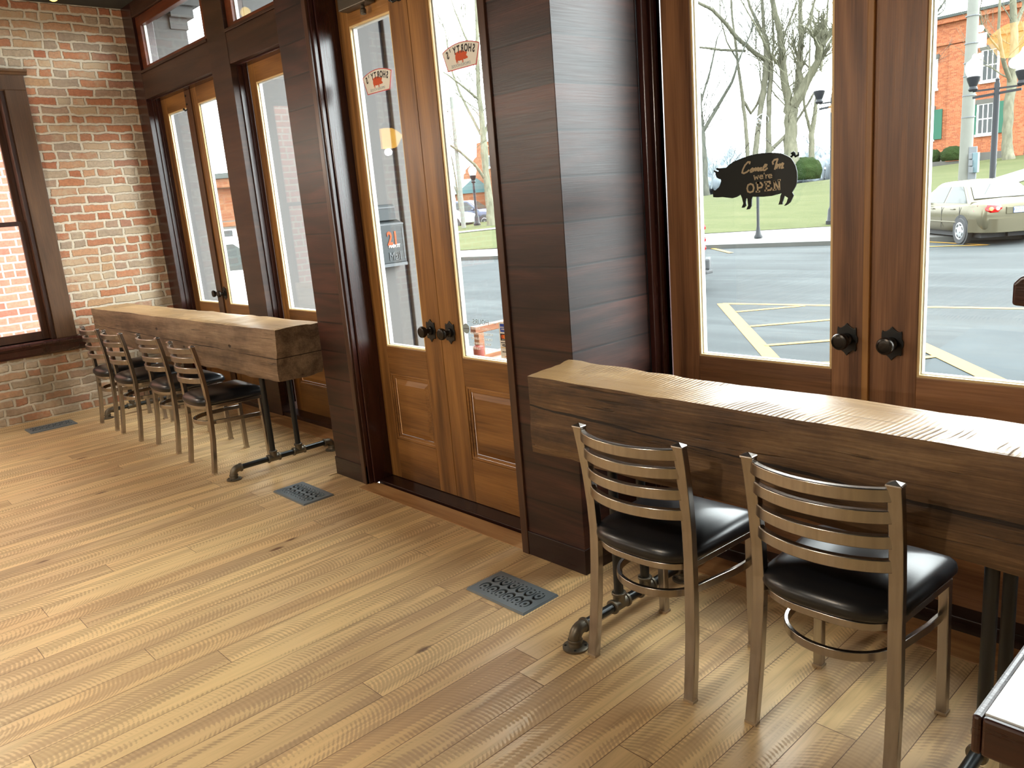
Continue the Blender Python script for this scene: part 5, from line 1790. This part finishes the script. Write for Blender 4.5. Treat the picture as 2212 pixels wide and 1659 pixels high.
    if plate:
        xb = -h - .022
        pl = MB().box(xb - .006, xb, -.155, .155, .715, .855).build('licence_plate', M['plateblue'], t, local=True)
        MB().box(xb - .0075, xb - .0055, -.145, .145, .725, .845).build('plate_face', M['plate'], pl, local=True)
        pm = MB()
        text_mesh(pm, plate, .085, Matrix.Translation((xb - .0085, 0, .785)) @ Matrix.Rotation(-PI / 2, 4, 'Z') @ Matrix.Rotation(PI / 2, 4, 'X'), False, 1.0, .0015, .0005)
        pm.build('plate_number', M['plateblue'], pl, local=True)
        MB().tube([(-1.0, 0, Hh - .03), (-1.18, 0, Hh + .36)], .004, 6).build('aerial', M['under'], t, local=True)
    return t


# champagne saloon: left rear wheel where the photograph has it
hd_ = math.atan2(.715, -.70)
wl = onroad(2079, 527)
hv, lv = Vector((math.cos(hd_), math.sin(hd_), 0)), Vector((-math.sin(hd_), math.cos(hd_), 0))
cc = wl + hv * (2.25 - .95) - lv * .78
car('sedan_car', (cc.x, cc.y, gz(cc.y)), hd_, M['carpaint'], 'champagne four-door saloon parked across the street, seen through the right near door', plate='PBZ 545')
# silver-grey vehicle of which only the right rear edge shows
hd2 = math.atan2(.755, -.656)
rc = onroad(1529, 628)
hv, lv = Vector((math.cos(hd2), math.sin(hd2), 0)), Vector((-math.sin(hd2), math.cos(hd2), 0))
cc = rc + hv * (2.3 + .0) + lv * .92
car('sport_utility_car', (cc.x, cc.y, gz(cc.y)), hd2, M['cargrey'], 'silver-grey utility vehicle, only its right tail lamps showing beside the near door stile', 'suv', 4.6, 1.85, 1.85)
# far cars beyond the lawn by the church
pS = at(1018, 492, 52)
car('sport_utility_car', (pS.x, pS.y, pS.z), math.atan2(-.35, .94) + .75, M['carblue'], 'slate-blue utility vehicle parked before the orange church', 'suv', 4.7, 1.85, 1.75)
pW = at(962, 497, 50)
car('hatchback_car', (pW.x, pW.y, pW.z), math.atan2(-.35, .94) + .75, M['carwhite'], 'white car partly hidden behind the door stile, left of the slate-blue one', 'suv', 4.0, 1.7, 1.5)
pV = at(535, 600, 15.5)
car('hatchback_car', (pV.x, pV.y, -.37), math.atan2(.74, .67), M['carwhite'], 'white car outside the far bay, seen past the post', 'suv', 4.4, 1.8, 1.7)


# ================================================================== trees
def limb(mb, pts, r0, r1, n=7):
    k = len(pts)
    mb.tube(pts, [r0 + (r1 - r0) * i / (k - 1) for i in range(k)], n)


def twigs(mb, p, d, L, r, lev, R):
    """a wandering branch and its offshoots"""
    k = 4 if lev > 1 else 3
    pts = [Vector(p)]
    dd = Vector(d).normalized()
    for i in range(k):
        dd = (dd + Vector((R.uniform(-.28, .28), R.uniform(-.28, .28), R.uniform(-.12, .26)))).normalized()
        pts.append(pts[-1] + dd * (L / k))
    limb(mb, pts, r, max(.006, r * .35), 5 if lev > 1 else 3)
    if lev <= 0:
        return
    m = {3: 7, 2: 6, 1: 5}[lev]
    for j in range(m):
        f = R.uniform(.25, 1.0)
        i = min(k - 1, int(f * k))
        q = pts[i].lerp(pts[i + 1], f * k - i)
        ax = pts[i + 1] - pts[i]
        side = Vector((R.uniform(-1, 1), R.uniform(-1, 1), R.uniform(-.25, .8)))
        twigs(mb, q, ax.normalized() * .9 + side * .85, L * R.uniform(.42, .68), r * .5, lev - 1, R)


def tree(label, base, limbs, mat, seed, D=None, spawn=1.0, twig=1.6):
    """limbs: lists of (u, v, width_px, depth offset); the first one is the trunk and starts at the base"""
    R = random.Random(seed)
    b = onlawn(*base) if D is None else at(base[0], base[1], D)
    D0 = (b - Vector((0, 0, CAM_H))).dot(_f)
    t = thing('bare_tree', b, label, 'tree', 'bare trees on the lawn')
    tr, cr = MB(), MB()
    for li, lb in enumerate(limbs):
        pts = [at(u, v, D0 + dz) for u, v, w, dz in lb]
        rs = [w / FOC * D0 / 2 for u, v, w, dz in lb]
        if li == 0:
            pts = [b - Vector((0, 0, .3))] + pts
            rs = [rs[0] * 1.25] + rs
        # smooth the path a little
        P2, R2 = [], []
        for i in range(len(pts) - 1):
            for f in (0, .34, .67):
                P2.append(pts[i].lerp(pts[i + 1], f) + Vector((R.uniform(-1, 1), R.uniform(-1, 1), 0)) * rs[i] * (.18 if f else 0))
                R2.append(rs[i] + (rs[i + 1] - rs[i]) * f)
        P2.append(pts[-1])
        R2.append(rs[-1])
        tr.tube(P2, R2, 9)
        tot = sum((P2[i + 1] - P2[i]).length for i in range(len(P2) - 1))
        k = int(tot * spawn * (1.0 if li == 0 else 1.7))
        for j in range(k):
            f = R.uniform(.45 if li == 0 else .12, 1) * (len(P2) - 1)
            i = min(len(P2) - 2, int(f))
            q = P2[i].lerp(P2[i + 1], f - i)
            ax = (P2[i + 1] - P2[i]).normalized()
            side = Vector((R.uniform(-1, 1), R.uniform(-1, 1), R.uniform(-.2, .7)))
            twigs(cr, q, ax * .55 + side, twig * R.uniform(.8, 1.9), max(.014, min(.05, R2[i] * .2)), 2, R)
        twigs(cr, P2[-1], P2[-1] - P2[-2], twig * 2.0, R2[-1] * .9, 3, R)
    tr.build('trunk', mat, t, smooth=60)
    cr.build('branches', mat, t)
    return t


tree('bare tree at the left edge of the near door glass, trunk leaning right', (1526, 416), [
    [(1524, 405, 15, 0), (1520, 330, 13, 0), (1517, 284, 12, 0), (1513, 240, 9, .5), (1506, 150, 7, 1), (1500, 60, 5, 1)],
    [(1518, 286, 9, 0), (1545, 240, 8, -.5), (1581, 178, 6, -1), (1600, 120, 4, -1.5)],
    [(1515, 250, 6, 0), (1490, 190, 4, 1), (1470, 140, 3, 1.5)],
    [(1513, 225, 5, 0), (1535, 150, 4, 1), (1550, 80, 3, 2)]], M['bark2'], 3, None, .9)
tree('slim bare tree whose trunk shows left of the suction cup', (1615, 352), [
    [(1615, 338, 9, 0), (1610, 260, 8, 0), (1605, 219, 8, 0), (1600, 180, 7, 0), (1592, 120, 6, .5), (1582, 40, 5, 1), (1576, -40, 4, 1)],
    [(1607, 219, 6, 0), (1622, 245, 6, .3), (1636, 225, 5, .6), (1646, 190, 4, 1)],
    [(1593, 130, 4, 0), (1570, 90, 3, -1), (1556, 40, 2.5, -1)]], M['bark'], 5, None, .8)
tree('bare tree with a big limb arching left above the pig sign', (1630, 350), [
    [(1631, 338, 13, 0), (1640, 260, 11, 0), (1650, 200, 13, 0), (1655, 150, 14, 0), (1656, 122, 12, 0), (1650, 60, 8, .5), (1646, 0, 7, 1), (1650, -60, 5, 1)],
    [(1655, 130, 10, 0), (1625, 110, 9, -.6), (1590, 80, 9, -1.2), (1567, 50, 8, -1.8), (1540, 22, 7, -2.2), (1505, 4, 6, -2.6), (1480, -8, 4, -3)],
    [(1610, 110, 6, -.6), (1560, 108, 5, -1), (1510, 102, 4, -1.4), (1480, 98, 3, -1.6)],
    [(1655, 150, 6, 0), (1680, 110, 5, .8), (1700, 60, 4, 1.4), (1720, 10, 3, 2)]], M['bark'], 8, None, .9)
tree('bare tree behind the pig sign with a straight upright stem', (1662, 345), [
    [(1661, 326, 13, 0), (1660, 260, 11, 0), (1663, 190, 11, 0), (1666, 140, 10, 0), (1655, 80, 8, .5), (1638, 55, 7, .8), (1620, 15, 6, 1.2), (1606, -40, 4, 1.6)],
    [(1664, 326, 9, 0), (1690, 300, 8, 0), (1712, 275, 6, .6), (1745, 225, 5, 1.2), (1764, 190, 4, 1.6)],
    [(1664, 150, 6, 0), (1672, 90, 5, -.6), (1668, 30, 4, -1), (1672, -30, 3, -1.4)]], M['bark'], 13, None, .9)
tree('largest forked bare tree above the back of the pig sign', (1709, 345), [
    [(1709, 330, 30, 0), (1709, 290, 27, 0), (1709, 250, 27, 0), (1709, 232, 30, 0)],
    [(1708, 245, 20, 0), (1700, 200, 18, 0), (1693, 160, 16, -.3), (1690, 110, 14, -.6), (1680, 50, 12, -1), (1668, 0, 10, -1.2), (1655, -60, 7, -1.5)],
    [(1715, 240, 17, 0), (1722, 195, 15, .3), (1727, 140, 13, .6), (1731, 80, 12, .8), (1728, 20, 9, 1), (1735, -50, 7, 1.2)],
    [(1722, 190, 10, .3), (1745, 165, 9, .8), (1763, 135, 8, 1.4), (1782, 110, 6, 2), (1805, 70, 5, 2.6), (1830, 30, 3, 3)],
    [(1692, 150, 8, 0), (1665, 120, 7, -1), (1650, 90, 5, -1.5), (1636, 60, 4, -2)],
    [(1731, 80, 7, .8), (1752, 40, 6, 1.4), (1764, -20, 4, 2)]], M['bark3'], 21, None, 1.0, 1.9)
tree('bare tree nearest the stile of the left near door', (1755, 372), [
    [(1755, 360, 13, 0), (1753, 320, 12, 0), (1754, 283, 12, 0), (1762, 230, 8, 0), (1767, 195, 7, 0), (1775, 130, 6, .5), (1785, 60, 5, 1), (1790, -20, 3, 1)],
    [(1752, 285, 8, 0), (1742, 250, 6, -.5), (1736, 215, 5, -1), (1748, 150, 4, -1.4), (1750, 80, 3, -1.8)]], M['bark3'], 34, None, .8)
tree('tall pale-barked tree seen through the right entrance leaf', (1062, 487), [
    [(1060, 470, 21, 0), (1055, 420, 17, 0), (1049, 370, 14, 0), (1046, 330, 17, 0), (1044, 300, 14, 0), (1040, 250, 12, 0), (1034, 200, 10, 0), (1031, 120, 9, 0), (1030, 40, 7, 0), (1026, -40, 5, 0)],
    [(1046, 385, 7, 0), (1025, 355, 6, -.6), (990, 325, 5, -1.2), (958, 305, 4, -1.8), (930, 285, 3, -2)],
    [(1038, 290, 6, 0), (1015, 245, 6, .5), (995, 205, 5, 1), (975, 150, 4, 1.4), (965, 90, 3, 1.8)],
    [(1034, 215, 6, 0), (1010, 195, 5, -.6), (985, 175, 4, -1.2), (965, 160, 3, -1.5)],
    [(1033, 130, 5, 0), (1005, 80, 4, .8), (985, 30, 3, 1.2)],
    [(1045, 300, 7, 0), (1060, 250, 6, .6), (1075, 190, 5, 1.2), (1090, 120, 4, 2)]], M['bark3'], 55, None, .9, 1.6)
tree('bare tree in front of the courthouse at the right picture edge', (2177, 344), [
    [(2177, 335, 24, 0), (2176, 300, 20, 0), (2178, 240, 20, 0), (2186, 170, 19, 0), (2191, 110, 17, 0), (2190, 60, 15, 0), (2188, 0, 13, 0), (2186, -60, 9, 0)],
    [(2183, 180, 9, 0), (2170, 140, 9, -.6), (2162, 105, 8, -1), (2157, 60, 6, -1.4), (2160, 0, 5, -1.6)],
    [(2165, 115, 5, -.8), (2140, 85, 4, -1.4), (2120, 50, 3, -2)],
    [(2190, 70, 7, 0), (2210, 20, 6, .8), (2225, -30, 4, 1.4)]], M['bark3'], 89, None, .5, 1.6)
tree('dark bare crown at the top left of the right near door glass', (1960, 352), [
    [(1960, 300, 14, 0), (1958, 200, 12, 0), (1962, 110, 10, 0), (1966, 20, 8, 0)],
    [(1960, 120, 7, 0), (1990, 70, 6, -.5), (2016, 40, 5, -1), (2034, 12, 4, -1.4)],
    [(1962, 60, 6, 0), (2000, 45, 4, .5), (2030, 30, 3, 1)]], M['bark2'], 144, 44, 1.0, 1.4)
tree('thin leafless sapling against the orange church', (1000, 478), [
    [(990, 430, 4, 0), (985, 390, 4, 0), (978, 350, 3, 0)],
    [(988, 420, 3, 0), (972, 380, 2.5, 0), (968, 340, 2, 0)]], M['bark'], 233, 50, 1.0, 1.4)

# ================================================================== street furniture
def lamp_post(label, base, h, heads, arm=.48, axis=0.0, pr=.075):
    t = thing('lamp_post', base, label, 'street lamp', 'twin-globe street lamps' if heads == 2 else None)
    x, y, z = base
    MB().lathe([(.20, 0), (.20, .12), (.16, .16), (.13, .5), (.10, .56), (pr, .62), (pr, h - .5), (pr * .8, h)], (x, y, z), 'z', 16).build('post', M['lampblack'], t, smooth=40)

    def head(hx, hy, hz):
        MB().lathe([(.10, -.42), (.13, -.36), (.10, -.28), (.17, -.10), (.19, -.02), (.17, .0)], (hx, hy, hz), 'z', 16).build('lamp_base', M['lampblack'], t, smooth=40)
        MB().lathe([(.16, 0), (.22, .14), (.235, .26), (.20, .40), (.12, .46), (.07, .52), (.05, .60), (.001, .64)], (hx, hy, hz), 'z', 18).build('lamp_globe', M['globe'], t, smooth=50)
    if heads == 1:
        head(x, y, z + h + .4)
    else:
        dx, dy = math.cos(axis), math.sin(axis)
        MB().bar([(x - dx * arm, y - dy * arm, z + h - .12), (x + dx * arm, y + dy * arm, z + h - .12)], .05, .05).bar([(x - dx * arm, y - dy * arm, z + h - .30), (x + dx * arm, y + dy * arm, z + h - .22)], .06, .07).build('cross_arm', M['lampblack'], t)
        MB().lathe([(.07, h - .4), (.08, h), (.05, h + .08), (.06, h + .14), (.001, h + .2)], (x, y, z), 'z', 12).build('finial', M['lampblack'], t, smooth=40)
        for s in (-1, 1):
            head(x + s * dx * arm, y + s * dy * arm, z + h + .30)
    return t


b1 = at(2143, 398, 24)
lamp_post('black twin-globe street lamp behind the champagne car', (b1.x, b1.y, b1.z - .5), 3.35, 2, .62, .16, .085)
b2 = onlawn(1797, 484)
lamp_post('black twin-globe street lamp half hidden by the left near door stile', tuple(b2), 4.15, 2, .45, .16, .08)
b3 = at(1031, 487, 46)
lamp_post('single-globe lamp post before the orange church', (b3.x, b3.y, b3.z), 2.4, 1)
b4 = at(1782, 386, 95)
lp4 = lamp_post('tiny distant white-globe lamp right of the large clipped bush', tuple(b4), 2.2, 1)
lp4.scale = (.42, .42, .42)

sgp = onroad(1638, 514, .14)
sp2 = thing('sign_post', sgp, 'grey metal post on the far walk, beneath the pig sign', 'post')
MB().lathe([(.13, 0), (.13, .05), (.09, .12), (.055, .30), (.05, .34), (.045, .36), (.045, 2.3)], sgp, 'z', 14).build('post', M['lampblack'], sp2, smooth=40)
MB().box(sgp.x - .20, sgp.x + .20, sgp.y - .06, sgp.y - .045, sgp.z + 1.85, sgp.z + 2.3).build('sign_panel', M['utilgrey'], sp2)

# pale utility pole with meter boxes
ub = at(2083, 400, 29)
up_ = thing('utility_pole', (ub.x, ub.y, ub.z - .6), 'pale wooden utility pole with grey and blue boxes behind the champagne car', 'utility pole')
top = at(2103, -30, 30)
top = Vector((ub.x + .05, ub.y, ub.z + 7.6))
MB().tube([ub - Vector((0, 0, .6)), ub.lerp(top, .5), top], [.22, .20, .175], 14).build('pole', M['utilwood'], up_, smooth=50)


def ubox(name, u0, u1, v0, v1, D, dep, mat):
    a = at((u0 + u1) / 2, (v0 + v1) / 2, D)
    w, h = (u1 - u0) / FOC * D, (v1 - v0) / FOC * D
    return MB().box(a.x - w / 2, a.x + w / 2, a.y - dep, a.y + .02, a.z - h / 2, a.z + h / 2).build(name, mat, up_, bevel=.01)


ubox('meter_board', 2093, 2109, 318, 388, 28.55, .05, M['utilgrey'])
ubox('blue_meter_box', 2104, 2115, 330, 372, 28.5, .18, M['utilblue'])
for k in range(3):
    ubox('meter', 2095, 2102, 331 + 15 * k, 343 + 15 * k, 28.5, .12, M['utilgrey'])
ubox('grey_junction_box', 2089, 2107, 115, 134, 28.6, .2, M['utilgrey'])
ubox('white_light_panel', 2109, 2130, 73, 102, 28.5, .06, M['smallwhite'])
for (u, v) in ((2118, 62), (2117, 122)):
    p = at(u, v, 28.5)
    MB().ball(p, .12, 12, 8).build('flood_lamp', M['smallwhite'], up_, smooth=60)
bd_ = MB()
for v in (49, 104, 143, 170, 210, 255):
    p = at(2094, v, 29)
    bd_.lathe([(.225, -.015), (.225, .015)], (ub.x + .03, ub.y, p.z), 'z', 16)
bd_.build('pole_band', M['utilgrey'], up_)
ubox('conduit', 2092, 2095, 160, 215, 28.7, .03, M['under'])

# thin leaning pole by the church
lp = at(1002, 492, 45)
lpt = thing('utility_pole', lp, 'slim pale pole before the slate-blue vehicle', 'utility pole')
MB().tube([lp, lp + Vector((-.02, 0, 3.6)), lp + Vector((-.04, 0, 7.0))], [.13, .11, .09], 10).build('pole', M['utilwood'], lpt, smooth=50)

# ================================================================== buildings
def facade(name, label, origin, ang, W, H, dep, wall, wins, cat='building', shutter=None, roof='flat', cornice=True, mat_w=None):
    """origin = left foot of the facade; the face runs along the local +x axis and looks towards local -y"""
    t = thing(name, origin, label, cat, None, ang)
    MB().box(0, W, 0, dep, 0, H).build('wall', wall, t, local=True)
    if cornice:
        MB().box(-.15, W + .15, -.28, dep, H, H + .30).box(-.10, W + .1, -.16, 0, H - 1.25, H - 1.08).build('cornice', wall, t, local=True, bevel=.03)
        MB().box(-.25, W + .25, -.38, dep, H + .30, H + .46).build('roof_edge', M['roofgrey'], t, local=True)
    for x, z, w, h, sh, cols, rows in wins:
        f = MB().box(x - .09, x + w + .09, -.07, .02, z - .02, z + h + .02)
        fo = f.build('window', M['white'], t, local=True)
        MB().box(x - .16, x + w + .16, -.14, 0, z + h + .02, z + h + .28).build('lintel', M['stone'], fo, local=True)
        MB().box(x - .14, x + w + .14, -.16, 0, z - .16, z - .02).build('sill', M['white'], fo, local=True)
        p = MB()
        for i in range(cols):
            for j in range(rows):
                g = .035
                a = x + w * i / cols + g
                b = x + w * (i + 1) / cols - g
                c = z + h * j / rows + g
                d = z + h * (j + 1) / rows - g
                p.box(a, b, -.085, -.068, c, d)
        p.build('pane', M['winglass'], fo, local=True)
        if sh:
            for sgn in (0, 1):
                a = x - .60 if sgn == 0 else x + w + .10
                MB().box(a, a + .50, -.10, -.02, z - .05, z + h + .05).build('shutter', M['shutter'], fo, local=True, bevel=.01)
    return t


# courthouse: along px 1985..2230, about 50 m away
p0, p1 = at(1990, 357, 52), at(2225, 330, 47)
d = p1 - p0
ang = math.atan2(d.y, d.x)
n0 = p0 - d * .02
Wc = Vector((d.x, d.y)).length * 1.9
gzc = p0.z - .2


def along(u, v):
    """local (x, z) of a point of the courthouse face seen at pixel (u, v)"""
    r = at(u, v, 1) - Vector((0, 0, CAM_H))
    nn = Vector((-math.sin(ang), math.cos(ang), 0))
    tt = nn.dot(n0) / nn.dot(r)
    q = r * tt + Vector((0, 0, CAM_H)) - Vector((n0.x, n0.y, gzc))
    return q.x * math.cos(ang) + q.y * math.sin(ang), q.z


xs, zt = along(2090, 42)
W1 = along(2112, 290)
W2 = along(2147, 222)
w_, h_ = W2[0] - W1[0], W2[1] - W1[1]
U1 = along(2124, 175)
U2 = along(2156, 112)
wins = []
sp_w = along(2112, 260)[0] - along(1985, 272)[0]
for k in range(-1, 2):
    wins.append((W1[0] + k * sp_w, W1[1], w_, h_, True, 3, 2))
    wins.append((W1[0] + .12 + k * sp_w, U1[1], w_, h_, False, 3, 2))
ct = facade('courthouse', 'two-storey red brick courthouse with green shutters behind the champagne car', (n0.x, n0.y, gzc), ang, Wc, zt, 9, M['courtbrick'], wins)
MB().box(-.05, Wc + .05, -.09, 0, -1.5, along(2060, 335)[1]).build('foundation', M['stone'], ct, local=True)
pp_ = MB()
for k in range(0, 3):
    xx = W1[0] + w_ / 2 + (k - .5) * sp_w
    pp_.box(xx - .45, xx + .45, -.13, 0, .3, zt - 1.3)
pp_.build('brick_pier', M['courtbrick'], ct, local=True)


def bush(label, u, v, w, h, D=None):
    b = onlawn(u, v) if D is None else at(u, v, D)
    vs = bmesh.new()
    bmesh.ops.create_icosphere(vs, subdivisions=4, radius=1)
    m = MB()
    for q in vs.verts:
        c = q.co.copy()
        c.z = max(c.z, -.55)
        k = 1 + .10 * mnoise.noise(c * 3 + Vector((u, 0, 0))) + .05 * mnoise.noise(c * 9)
        m.v.append(Vector((b.x + math.copysign(abs(c.x) ** .8, c.x) * w / 2 * k, b.y + c.y * w / 2 * k, b.z + (c.z + .55) / 1.55 * h * k)))
    m.f = [[q.index for q in f.verts] for f in vs.faces]
    vs.free()
    o = m.build('clipped_bush', M['hedge'], None, smooth=60)
    tag(o, label, 'bush', 'clipped green bushes')


bush('small round clipped bush beside the left courthouse shutter', 2017, 350, .75, .75, 49.5)
bush('wide clipped bush between the shutter and the utility pole', 2057, 347, 1.30, .85, 48.6)
bush('large clipped bush right of the pig sign', 1741, 388, 1.8, 1.3)

# orange brick church with gable, left through the entrance glass
def plane_map(o, ang):
    nn = Vector((-math.sin(ang), math.cos(ang), 0))

    def f(u, v):
        r = at(u, v, 1) - Vector((0, 0, CAM_H))
        q = r * (nn.dot(o - Vector((0, 0, CAM_H))) / nn.dot(r)) + Vector((0, 0, CAM_H)) - o
        return q.x * math.cos(ang) + q.y * math.sin(ang), q.z
    return f


q0, q1 = at(1000, 478, 64), at(1110, 468, 58)
d = q1 - q0
ang2 = math.atan2(d.y, d.x)
ch_ = thing('church', q0, 'orange brick church with a stepped gable seen through the right entrance leaf', 'building', None, ang2)
pm2 = plane_map(q0, ang2)
prof = [pm2(u, v) for u, v in ((1001, 500), (1001, 377), (1005, 374), (1005, 367), (1015, 358), (1025, 342), (1029, 339), (1029, 310), (1042, 306), (1042, 314), (1062, 318), (1150, 326), (1150, 495))]
MB().prism(prof, 'y', 0, 7).build('wall', M['churchbrick'], ch_, local=True)
for (u0, v0, u1, v1) in ((1027, 449, 1033, 428), (1055, 360, 1063, 338)):
    a_, b_ = pm2(u0, v0), pm2(u1, v1)
    wo = MB().box(a_[0] - .12, b_[0] + .12, -.06, .02, a_[1] - .15, b_[1] + .10).build('window', M['white'], ch_, local=True)
    MB().box(a_[0], b_[0], -.08, -.06, a_[1], b_[1]).build('pane', M['winglass'], wo, local=True)
r0 = at(985, 480, 60)
an_ = thing('church_hall', r0, 'low brick hall with a teal metal roof beside the orange church', 'building', None, ang2)
pm3 = plane_map(r0, ang2)
xa, xb = pm3(930, 450)[0], pm3(996, 450)[0]
ze, zt_ = pm3(985, 420)[1], pm3(985, 388)[1]
MB().box(xa, xb, 0, 2.6, -2.0, ze).build('wall', M['churchbrick'], an_, local=True)
MB().prism([(-.4, ze), (3.0, ze), (1.5, zt_), (1.2, zt_)], 'x', xa - .3, xb + .1).build('roof', M['roofteal'], an_, local=True)
for k in range(3):
    c_ = xb - 1.0 - 1.5 * k
    fo = MB().box(c_ - .35, c_ + .35, -.06, .02, -.1, ze - .25).build('window', M['white'], an_, local=True)
    MB().box(c_ - .28, c_ + .28, -.08, -.06, 0, ze - .33).build('pane', M['winglass'], fo, local=True)

# pale brick building beyond the far bay
f0 = at(400, 620, 27)
fb_ = facade('corner_building', 'tan brick corner building seen between the far bay post and door stile', (f0.x, f0.y, -.4), math.atan2(.74, .67), 3.4, 3.1, 5, M['churchbrick'],
             [(.35 + 1.08 * k, 1.15, .50, .62, False, 1, 2) for k in range(3)])

# red brick neighbour beyond the side window
nb = thing('neighbour_building', (-9.62, .5, -.5), 'red brick side wall of the neighbouring building outside the sash window', 'building')
MB().box(-9.9, -9.62, -8.5, 3.3, -.6, 4.2).build('wall', M['outbrick'], nb)
MB().box(-9.62, -9.56, 2.27, 2.36, 1.21, 1.40).build('white_vent', M['smallwhite'], nb, bevel=.008)
struct('alley', MB().box(-9.62, -8.4, -8.5, 3.3, -.6, -.5), M['concrete'], 'concrete alley beside the shop')

# far woods on the skyline
R9 = random.Random(99)
wd = MB()
for k in range(260):
    u = R9.uniform(1490, 1830)
    D = R9.uniform(100, 140)
    c = at(u, 396 - (u - 1510) * .09, D)
    rr = R9.uniform(.6, 1.6)
    bm2 = bmesh.new()
    bmesh.ops.create_icosphere(bm2, subdivisions=3, radius=1)
    o0 = len(wd.v)
    hh_ = rr * R9.uniform(.5, 1.5) * (1.35 if u < 1600 or u > 1735 else .8)
    for q in bm2.verts:
        s = 1 + .22 * mnoise.noise(q.co * 1.7 + c)
        wd.v.append(Vector((c.x + q.co.x * rr * s, c.y + q.co.y * rr * s, c.z - 1.0 + (q.co.z + .6) * hh_ * s)))
    wd.f += [[q.index + o0 for q in f.verts] for f in bm2.faces]
    bm2.free()
for k in range(60):
    u = R9.uniform(1490, 1830)
    D = R9.uniform(90, 130)
    c = at(u, 400 - (u - 1510) * .09, D)
    twigs(wd, c - Vector((0, 0, .5)), Vector((R9.uniform(-.1, .1), 0, 1)), R9.uniform(2.5, 5), .09, 2, R9)
tag(wd.build('distant_woods', M['haze'], None, smooth=60), 'hazy line of distant bare woods on the skyline behind the lawn', 'trees', None, 'stuff')
